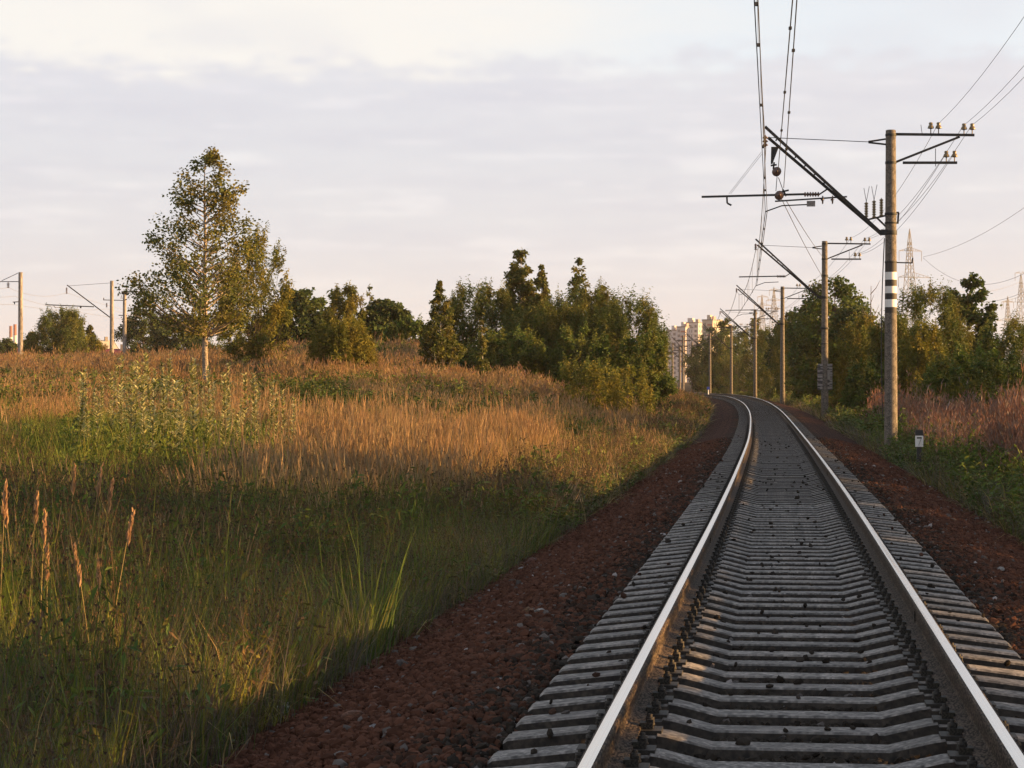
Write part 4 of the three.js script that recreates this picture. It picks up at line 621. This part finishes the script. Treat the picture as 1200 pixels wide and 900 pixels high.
// wires: hanging between supports
function wireGeo(lines, rad) { const g = G(); for (const pts of lines) g.tube(pts, rad, 5); return g.build(); }
function sagLine(a, b, sag, n = 14) { const out = []; for (let k = 0; k <= n; k++) { const t = k / n; out.push([lerp(a[0], b[0], t), lerp(a[1], b[1], t) - 4 * sag * t * (1 - t), lerp(a[2], b[2], t)]); } return out; }
const atA = (px, py, D) => { const v = at(px, py, D); return [v.x, v.y, v.z]; };
for (let k = 0; k + 1 < mastAt.length; k++) {
  const a = mastAt[k], b = mastAt[k + 1], thick = k === 0 ? 0.0085 : 0.0085 + 0.0035 * k, o = thing('catenary_span', ['overhead contact wires and carrying wire reaching from above to the banded mast', 'overhead contact wires between the banded mast and the number board mast', 'overhead contact wires between the number board mast and the third mast', 'overhead contact wires leaving the third mast along the curve', 'overhead contact wires by the golden topped birch', 'overhead contact wires beyond the slim mast at the curve', 'overhead contact wires at the distant wire gantries'][k], 'overhead wire', V(0, 0, 0), 0, 'overhead wires above the track');
  const side = (m, off, h) => [m.D < 20 ? 1.62 : m.X - 3.73 + off, m.e + h, -m.D];
  const mA = side(a, 0.02, 8.72), mB = side(b, 0.02, 8.72), cA = side(a, 0.0, 6.66), cB = side(b, 0, 6.66), dx = 0.05;
  const mess = sagLine(mA, mB, 1.15), c1 = sagLine(cA, cB, 0.05), c2 = c1.map((p) => [p[0] + dx, p[1], p[2]]);
  part('carrying_wire', wireGeo([mess], thick), M.wire, o); part('contact_wire', wireGeo([c1], thick), M.wire, o); if (k < 2) part('contact_wire', wireGeo([c2], thick), M.wire, o);
  if (k < 3) for (let j = 1; j < 8; j++) { const t = j / 8, i = Math.round(t * 14), m = mess[i], c = c1[i]; const d = part('dropper', wireGeo([[m, [c[0] + dx / 2, c[1], c[2]]]], 0.004 + 0.002 * k), M.wire, o); part('clamp', G().box(c[0] + dx / 2, c[1] + 0.02, c[2], 0.05, 0.05, 0.06).build(), M.wire, d); }
  // lines on the crossarm pins
  if (k < 5) for (const [x, y, nm] of [[1099.5, 146, 'outer'], [1129, 148, 'outer'], [1138.5, 148, 'outer'], [1108.5, 181, 'lower'], [1118, 181, 'lower']]) { if (nm === 'lower' && k === 0) continue; if (nm === 'lower' && k > 1) continue;
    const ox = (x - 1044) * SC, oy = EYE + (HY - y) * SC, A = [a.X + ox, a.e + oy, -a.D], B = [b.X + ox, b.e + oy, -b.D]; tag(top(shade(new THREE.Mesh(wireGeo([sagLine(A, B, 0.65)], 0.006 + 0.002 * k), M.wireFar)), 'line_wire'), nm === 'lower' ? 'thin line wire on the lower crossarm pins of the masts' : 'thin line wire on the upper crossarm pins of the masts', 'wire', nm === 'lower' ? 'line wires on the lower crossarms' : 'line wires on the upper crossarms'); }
}
{ // the second pair, which ends at the insulators of the banded mast and is tied back to the next mast
  const o = thing('anchored_wires', 'pair of overhead wires ending at the round insulators on the banded mast', 'overhead wire', V(0, 0, 0));
  const ext = (p, q) => [lerp(p[0], q[0], 1.9), lerp(p[1], q[1], 1.9) + 0.35, lerp(p[2], q[2], 1.9)];
  const A1 = atA(912, 199, 65.8), A2 = atA(929, 0, 37), B1 = atA(918.5, 220, 65.8), B2 = atA(934, 0, 35);
  part('carrying_wire', wireGeo([[A1, A2, ext(A1, A2)]], 0.012), M.wire, o); part('contact_wire', wireGeo([[B1, B2, ext(B1, B2)]], 0.011), M.wire, o); for (const t of [0.35, 0.6, 0.9]) { const q = A1.map((v, i) => lerp(v, A2[i], t)); part('clamp', G().box(...q, 0.05, 0.05, 0.1).build(), M.wire, o); const w = B1.map((v, i) => lerp(v, B2[i], t * 0.93)); part('clamp', G().box(...w, 0.05, 0.05, 0.1).build(), M.wire, o); }
  part('tie_wire', wireGeo([sagLine(atA(915, 231, 66.3), atA(964.5, 325, 119.8), 0.1)], 0.011), M.wire, o); part('tie_wire', wireGeo([sagLine(atA(922, 236, 66.3), atA(966, 303, 119.8), 0.1)], 0.011), M.wire, o);
}
{ // marker with a 7
  const o = thing('distance_post', 'small black and white distance post with the number 7 among weeds', 'distance post', onGround(1077, 56), -0.1), gy = o.position.y, y = EYE - (517 - HY) / F * 56 - gy;
  part('post', G().box(0, y / 2 - 0.1, 0, 0.11, y + 0.35, 0.09).build(), M.black, o); part('plate', G().box(0, y, 0.055, 0.20, 0.28, 0.018).build(), M.white, o);
  const g = G(); g.box(0, 0.085, 0, 0.12, 0.036, 0.006); g.bar([0.045, 0.068, 0], [-0.018, -0.11, 0], 0.04, 0.006); const n = part('digit', g.build(), M.black, o); n.position.set(0, y, 0.068); part('cap', G().box(0, y + 0.215, 0, 0.19, 0.14, 0.14).build(), M.black, o);
}
{ // small blue track signal at the curve
  const o = thing('ground_signal', 'small blue signal post beside the rails at the curve', 'signal', onGround(830, 285)); const h = EYE + (HY - 456) / F * 285 - o.position.y;
  part('post', lathe([[0.07, -0.2], [0.07, h]], 10), M.white, o); part('head', G().box(0, h + 0.12, 0, 0.34, 0.38, 0.25).build(), std([0.02, 0.06, 0.36], 0.5), o);
}
// ------------------------------------------------------------------ the other railway line across the field
{
  const far = (px, topY, D, label, arm) => {
    const o = thing('field_mast', label, 'mast', onGround(px, D), 0, 'masts of the other railway line across the field'), k = D / F, b = o.position.y, P = (x, y) => [(x - px) * k, EYE + (HY - y) * k - b, 0], H = EYE + (HY - topY) * k - b;
    part('pole', lathe([[0.27, -0.6], [0.26, 0], [0.2, H], [0, H]], 16), M.mastGrey, o); arm(o, P); };
  far(24, 319, 215, 'concrete mast of the other line standing beside the red roofed house', (o, P) => { part('beam', bars([[P(24, 330), P(-14, 330)]], 0.07), M.steel, o); part('stay', bars([[P(21, 320), P(2, 329)]], 0.05), M.steel, o); const i = part('insulator', discString(4, 0.16, 0.13), M.insul, o); i.position.set(...P(9.5, 337)); part('bracket', bars([[P(24, 353.5), P(15, 354)], [P(17, 354), P(17, 356.5)]], 0.08), M.steel, o); });
  far(131, 329, 250, 'concrete mast of the other line with a slanting bracket arm', (o, P) => { part('bracket_arm', bars([[P(129, 372), P(78.5, 334)]], 0.11), M.steel, o); part('stay_rod', bars([[P(80, 335), P(130, 331.5)]], 0.035), M.steel, o); part('register_tube', bars([[P(53, 357), P(110, 359.5)]], 0.11), M.steel, o); part('steady_arm', bars([[P(63, 358), P(64, 360)], [P(64, 360), P(75, 361)], [P(75, 361), P(80, 364)]], 0.06), M.steel, o); const i = part('insulator', discString(5, 0.12, 0.14), M.insul, o); i.position.set(...P(78, 344)); part('clamp', G().box(...P(94.5, 360), 0.16, 0.22, 0.16).build(), M.steel, o); });
  far(146, 342, 268, 'shorter pale concrete mast with a level crossarm beside the slanting bracket arm', (o, P) => { part('crossarm', bars([[P(146, 352), P(121, 351.5)], [P(121.5, 351.5), P(121.5, 349)]], 0.09), M.steel, o); const i = part('insulator', discString(4, 0.12, 0.13), M.insul, o); i.position.set(...P(125, 360)); part('crossarm', bars([[P(139, 369.5), P(149, 369.5)]], 0.1), M.steel, o); part('cap', G().box(...P(146, 343), 0.7, 0.35, 0.4).build(), M.steel, o); });
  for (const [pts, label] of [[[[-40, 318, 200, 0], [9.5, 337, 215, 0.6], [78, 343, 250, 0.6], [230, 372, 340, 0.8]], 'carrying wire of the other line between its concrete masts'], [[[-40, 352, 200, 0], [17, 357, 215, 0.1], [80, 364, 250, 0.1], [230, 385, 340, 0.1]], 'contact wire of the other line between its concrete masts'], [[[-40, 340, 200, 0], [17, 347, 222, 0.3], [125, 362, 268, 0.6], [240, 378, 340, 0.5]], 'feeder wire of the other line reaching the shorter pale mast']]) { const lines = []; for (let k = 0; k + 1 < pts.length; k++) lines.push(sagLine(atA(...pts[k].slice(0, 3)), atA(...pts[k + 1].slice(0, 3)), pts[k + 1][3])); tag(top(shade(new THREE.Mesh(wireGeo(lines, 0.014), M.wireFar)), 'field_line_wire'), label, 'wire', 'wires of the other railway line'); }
}
// ------------------------------------------------------------------ pylons, town, houses
function pylon(px, topY, D, W, label, arms, name = 'power_pylon') {
  const o = thing(name, label, 'pylon', onGround(px, D), 0.35, 'high voltage pylons beyond the trees'), b = o.position.y, k = D / F, H = EYE + (HY - topY) * k - b, t = Math.max(0.1, 0.42 * k), half = (y) => lerp(W / 2, 0.25, Math.pow(clamp(y / (H * 0.94)), 0.8)), lv = []; let y = 0; while (y < H * 0.9) { lv.push(y); y += Math.max(1.3, half(y) * 2.1); } lv.push(H * 0.92);
  const legs = [[-1, -1], [1, -1], [1, 1], [-1, 1]];
  for (const [i, j] of legs) { const g = G(); for (let q = 0; q + 1 < lv.length; q++) { const a = half(lv[q]), c = half(lv[q + 1]); g.bar([i * a, lv[q], j * a], [i * c, lv[q + 1], j * c], t); } const c = half(lv[lv.length - 1]); g.bar([i * c, lv[lv.length - 1], j * c], [0, H, 0], t); part('leg', g.build(), M.lattice, o); }
  const br = []; for (let q = 0; q + 1 < lv.length; q++) for (let s = 0; s < 4; s++) { const [i, j] = legs[s], [m, n] = legs[(s + 1) % 4], a = half(lv[q]), c = half(lv[q + 1]); br.push([[i * a, lv[q], j * a], [m * c, lv[q + 1], n * c]], [[m * a, lv[q], n * a], [i * c, lv[q + 1], j * c]]); }
  const bracing = part('bracing', bars(br, t * 0.5), M.lattice, o); bracing.userData.kind = 'stuff';
  for (const [py, l, r] of arms) { const yy = EYE + (HY - py) * k - b; for (const [s, len] of [[-1, l * k], [1, r * k]]) { if (!len) continue; const g = G(), w = half(yy); g.bar([0, yy, 0], [s * len, yy, 0], t); g.bar([s * w, yy + len * 0.22, 0], [s * len, yy, 0], t * 0.8); for (let q = 1; q < 5; q++) { const x = s * lerp(w, len, q / 5); g.bar([x, yy, 0], [x, yy + len * 0.22 * (1 - q / 5), 0], t * 0.6); } const a = part('crossarm', g.build(), M.lattice, o); part('insulator_string', bars([[[s * len, yy, 0], [s * len, yy - 2.2, 0]]], t * 0.8), M.lattice, a); } }
  return o;
}
pylon(1066, 268, 480, 5.4, 'tall lattice pylon with two crossarm levels behind the banded mast', [[294, 14, 16], [325, 15, 28]]);
pylon(1196.5, 320, 620, 5.5, 'lattice pylon with tiered arms over the willows at the outer end', [[320, 8, 8], [354, 26, 26], [375, 22, 22]]);
pylon(1181, 347, 800, 6, 'smaller lattice pylon close beside the pylon with tiered arms', [[354, 6, 8], [376, 15, 10]]);
pylon(907, 336, 820, 7, 'dense lattice pylon above the dark willow at the curve', [[340, 6, 8], [352, 10, 12], [362, 8, 10]]);
pylon(893, 345, 1000, 7, 'faint lattice pylon beside the dense one above the curve', [[348, 6, 8], [358, 10, 12]]);
for (const [pts, label] of [[[[1082, 301, 480, 0], [1300, 160, 330, 3]], 'high voltage wire rising from the upper arm of the tall pylon'], [[[1082, 302, 480, 0], [1300, 232, 330, 9]], 'high voltage wire sagging from the upper arm of the tall pylon'], [[[1094, 335, 480, 0], [1300, 262, 330, 7]], 'high voltage wire sagging from the lower arm of the tall pylon'], [[[1094, 336, 480, 0], [1196, 330, 620, 2], [1320, 300, 500, 6]], 'high voltage wire between the tall pylon and the pylon with tiered arms']]) {
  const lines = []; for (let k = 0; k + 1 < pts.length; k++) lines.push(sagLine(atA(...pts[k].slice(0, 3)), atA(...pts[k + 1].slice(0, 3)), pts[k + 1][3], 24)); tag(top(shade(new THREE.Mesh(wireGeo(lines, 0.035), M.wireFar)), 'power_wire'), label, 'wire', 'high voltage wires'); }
// gantries in the far gap between the trees
for (const [px, topY, D, label] of [[800.5, 393, 520, 'distant slim mast with crossarm before the apartment blocks'], [788, 402, 560, 'distant dark mast with crossarm in the gap of the trees'], [796.5, 405, 540, 'distant sunlit mast in the gap of the trees'], [782, 408, 600, 'faint distant mast before the apartment blocks']]) {
  const o = thing('distant_mast', label, 'mast', onGround(px, D), 0, 'distant masts in the gap between the trees'), k = D / F, b = o.position.y, H = EYE + (HY - topY) * k - b; part('pole', lathe([[0.3, -0.5], [0.24, H], [0, H]], 10), M.mast, o); part('crossarm', bars([[[-1.6, H - 1.2, 0], [1.8, H - 1.2, 0]], [[-1.2, H - 2.6, 0], [1.2, H - 2.6, 0]]], 0.22), M.steel, o); part('bracket_arm', bars([[[0, H - 3.2, 0], [-2.6, H - 0.4, 0]]], 0.16), M.steel, o); }
// apartment blocks
{
  const walls = { pale: std([0.46, 0.43, 0.44], 0.9), pink: std([0.34, 0.24, 0.23], 0.9), cream: std([0.40, 0.36, 0.31], 0.9) }, win = std([0.11, 0.12, 0.14], 0.2), red = std([0.30, 0.13, 0.11], 0.9), roofM = std([0.20, 0.19, 0.19], 0.9);
  const wg = new THREE.BoxGeometry(1.5, 1.6, 0.12), wg2 = new THREE.BoxGeometry(0.12, 1.6, 1.5), lg = new THREE.BoxGeometry(3.0, 1.1, 0.5);
  for (const [x0, x1, topY, D, wall, stack, label] of [[767, 786, 394, 1400, 'pale', 0, 'long pale apartment block at the thicket end of the far gap'], [785.5, 798, 388, 1340, 'pale', 0, 'pale apartment block with stepped roof in the far gap'], [797, 808, 384, 1300, 'pale', 1, 'apartment block with a red brown loggia stack in the far gap'], [803, 823, 379, 1360, 'pale', 0, 'highest pale apartment block of the far gap'], [827, 840, 376, 1250, 'cream', 1, 'sunlit apartment block rising behind the curve trees'], [838, 853, 381, 1300, 'cream', 0, 'cream apartment block beside the sunlit one behind the curve trees']]) {
    const k = D / F, px = (x0 + x1) / 2, o = thing('apartment_block', label, 'building', onGround(px, D), -0.42, 'apartment blocks of the distant town'), b = o.position.y, H = EYE + (HY - topY) * k - b, W = (x1 - x0) * k, dp = 13;
    const w = part('wall', G().box(0, H / 2 - 2, 0, W, H + 4, dp).build(), walls[wall], o); part('roof', G().box(0, H + 0.35, 0, W + 0.4, 0.7, dp + 0.4).build(), roofM, o); part('roof_house', G().box(-W * 0.2, H + 2.0, -1, W * 0.3, 2.6, 4).build(), walls[wall], o); part('roof_house', G().box(W * 0.26, H + 1.6, 0, W * 0.16, 1.8, 4).build(), walls.pink, o);
    const fl = Math.min(14, Math.floor((H - 4) / 2.9)), nw = Math.max(2, Math.floor(W / 3.2));
    for (let f = 0; f < fl; f++) { const y = H - 2.0 - f * 2.9; for (let c = 0; c < nw; c++) { const x = (c + 0.5) / nw * W - W / 2; if (stack && c === Math.floor(nw / 2)) { const q = part('loggia', lg, red, o); q.position.set(x, y - 0.4, dp / 2 + 0.25); } else { const q = part('window', wg, win, o); q.position.set(x, y, dp / 2 + 0.02); } } for (let c = 0; c < 3; c++) { const q = part('window', wg2, win, o); q.position.set(W / 2 + 0.02, y, (c - 1) * 4); } }
  }
}
// chimneys
for (const [px, topY, D, label] of [[12.7, 382, 1700, 'far factory chimney with red top, the slimmer of two'], [17.6, 380, 1620, 'far factory chimney with red top, the wider of two']]) {
  const o = thing('factory_chimney', label, 'chimney', onGround(px, D), 0, 'two far factory chimneys'), k = D / F, b = o.position.y, H = EYE + (HY - topY) * k - b, r0 = 2.0 * k; part('shaft', lathe([[r0 * 1.15, -2], [r0 * 1.0, H - 13 * k]], 20), std([0.62, 0.56, 0.50], 0.9), o); part('red_top', lathe([[r0 * 1.0, H - 13 * k], [r0 * 0.95, H], [r0 * 0.7, H], [r0 * 0.7, H - 3]], 20), std([0.36, 0.13, 0.11], 0.9), o); }
// houses beyond the other line
function house(px, D, W, eave, ridge, turn, label, wallC, roofC = M.roofRed) {
  const o = thing('house', label, 'house', onGround(px, D), turn, 'houses beyond the other railway line'), dp = 7, g = G(), r = G(), w2 = W / 2;
  g.box(0, eave / 2 - 0.3, 0, W, eave + 0.6, dp); for (const s of [-1, 1]) g.tri([s * w2, eave, -dp / 2], [s * w2, eave, dp / 2], [s * w2, ridge, 0]); part('wall', g.build(), std(wallC, 0.9), o);
  for (const s of [-1, 1]) { const q = G(), a = [-w2 - 0.4, eave - 0.25, s * (dp / 2 + 0.5)], c = [w2 + 0.4, eave - 0.25, s * (dp / 2 + 0.5)], e = [w2 + 0.4, ridge + 0.05, 0], f = [-w2 - 0.4, ridge + 0.05, 0], up = (v) => [v[0], v[1] + 0.14, v[2]]; q.quad(a, c, e, f); q.quad(up(a), up(c), up(e), up(f)); q.quad(a, c, up(c), up(a)); q.quad(a, f, up(f), up(a)); q.quad(c, e, up(e), up(c)); part('roof', q.build(), roofC, o); }
  part('barge_board', bars([[[-w2 - 0.42, eave - 0.2, dp / 2 + 0.5], [-w2 - 0.42, ridge + 0.1, 0]], [[-w2 - 0.42, eave - 0.2, -dp / 2 - 0.5], [-w2 - 0.42, ridge + 0.1, 0]], [[w2 + 0.42, eave - 0.2, dp / 2 + 0.5], [w2 + 0.42, ridge + 0.1, 0]]], 0.14, 0.3), M.white, o); part('chimney', G().box(W * 0.2, ridge + 0.2, 0.3, 0.6, 1.4, 0.6).build(), M.mastGrey, o); for (const x of [-0.25, 0.25]) { const q = part('window', G().box(x * W, eave * 0.55, dp / 2 + 0.02, 1.1, 1.2, 0.08).build(), std([0.08, 0.09, 0.1], 0.2), o); part('frame', G().box(x * W, eave * 0.55 - 0.68, dp / 2 + 0.06, 1.3, 0.1, 0.12).build(), M.white, q); }
}
M.roofRed = std([0.24, 0.045, 0.055], 0.7);
house(17, 350, 9, 1.6, 3.6, 0.6, 'low house with red roof behind the mast of the other line', [0.42, 0.33, 0.24]);
house(133, 350, 7, 1.6, 3.5, 0.1, 'low red roofed house behind the twin masts of the other line', [0.35, 0.25, 0.2]);
house(119, 470, 4.5, 5.2, 7.0, 0.5, 'tall pale yellow house behind the thin golden tree', [0.62, 0.52, 0.34], std([0.5, 0.44, 0.33], 0.8));
{ const o = thing('globe_lamp', 'white globe lamp on a post beside the red roofed house', 'lamp', onGround(36.5, 216)), h = EYE + (HY - 421) / F * 216 - o.position.y; part('post', lathe([[0.06, -0.3], [0.05, h - 0.1]], 8), M.steel, o); const s = part('globe', new THREE.SphereGeometry(0.24, 20, 14), std([0.82, 0.81, 0.8], 0.35), o); s.position.y = h; }
// ------------------------------------------------------------------ small things on the ballast
{
  const spotOn = (px, D) => { const X = (px - CX) / F * D, s = acrossTrack(X, D); return V(X, Math.max(Math.abs(s) < 3.4 ? bedHeight(s, D) : -9, ground(X, D)), -D); };
  for (const [px, py, size, col, label, seed] of [[633, 718, 0.042, [0.46, 0.43, 0.40], 'pale grey stone on the red ballast beside the tan stone', 1], [619, 719, 0.045, [0.30, 0.17, 0.09], 'rounded tan stone on the red ballast beside the pale stone', 2], [415, 843, 0.05, [0.27, 0.12, 0.07], 'large rounded reddish stone at the edge of the ballast', 3], [612, 668, 0.04, [0.42, 0.40, 0.42], 'small pale stone beside the plastic scrap', 4], [623, 660, 0.07, [0.19, 0.085, 0.06], 'large flat dark red stone near the grass edge', 5], [438, 855, 0.035, [0.30, 0.28, 0.28], 'small grey stone below the large reddish stone', 6], [1172, 669, 0.04, [0.40, 0.38, 0.37], 'pale flat stone on the ballast beyond the outer rail', 7], [916, 868, 0.035, [0.10, 0.08, 0.07], 'dark ballast stone lying on a sleeper between the rails', 8]]) {
    let D = (EYE + 0.45) * F / (py - HY); for (let k = 0; k < 6; k++) D = (EYE - spotOn(px, D).y) * F / (py - HY); const p = spotOn(px, D); p.y += size * 0.3;
    const m = tag(top(shade(new THREE.Mesh(stoneGeo(300 + seed, 1), std(col, 0.9, { map: withRepeat(texConcrete, 0.5, 0.5) }))), 'stone'), label, 'stone', 'single stones on the ballast'); m.position.copy(p); m.scale.setScalar(size); m.rotation.y = seed; }
  function scrap(px, py, size, col, name, label, seed) { let D = (EYE + 0.6) * F / (py - HY); for (let k = 0; k < 6; k++) D = (EYE - spotOn(px, D).y) * F / (py - HY); const g = new THREE.PlaneGeometry(size, size * 0.7, 7, 6), r = rng(seed), p = g.attributes.position; for (let k = 0; k < p.count; k++) p.setXYZ(k, p.getX(k) + (r() - 0.5) * size * 0.14, p.getY(k) + (r() - 0.5) * size * 0.14, (r() - 0.5) * size * 0.5); const q = g.toNonIndexed(); q.computeVertexNormals(); const m = tag(top(shade(new THREE.Mesh(q, std(col, 0.45, { side: THREE.DoubleSide }))), name), label, 'litter'); m.position.copy(spotOn(px, D)); m.position.y += size * 0.3; m.rotation.set(-0.9, seed, 0); }
  scrap(328, 837, 0.12, [0.62, 0.66, 0.70], 'foil_scrap', 'crumpled white foil scrap at the foot of the grass', 3);
  scrap(586, 671, 0.16, [0.20, 0.23, 0.29], 'plastic_scrap', 'crumpled bluish plastic scrap by the grass edge', 8);
}
renderer.render(scene, camera);
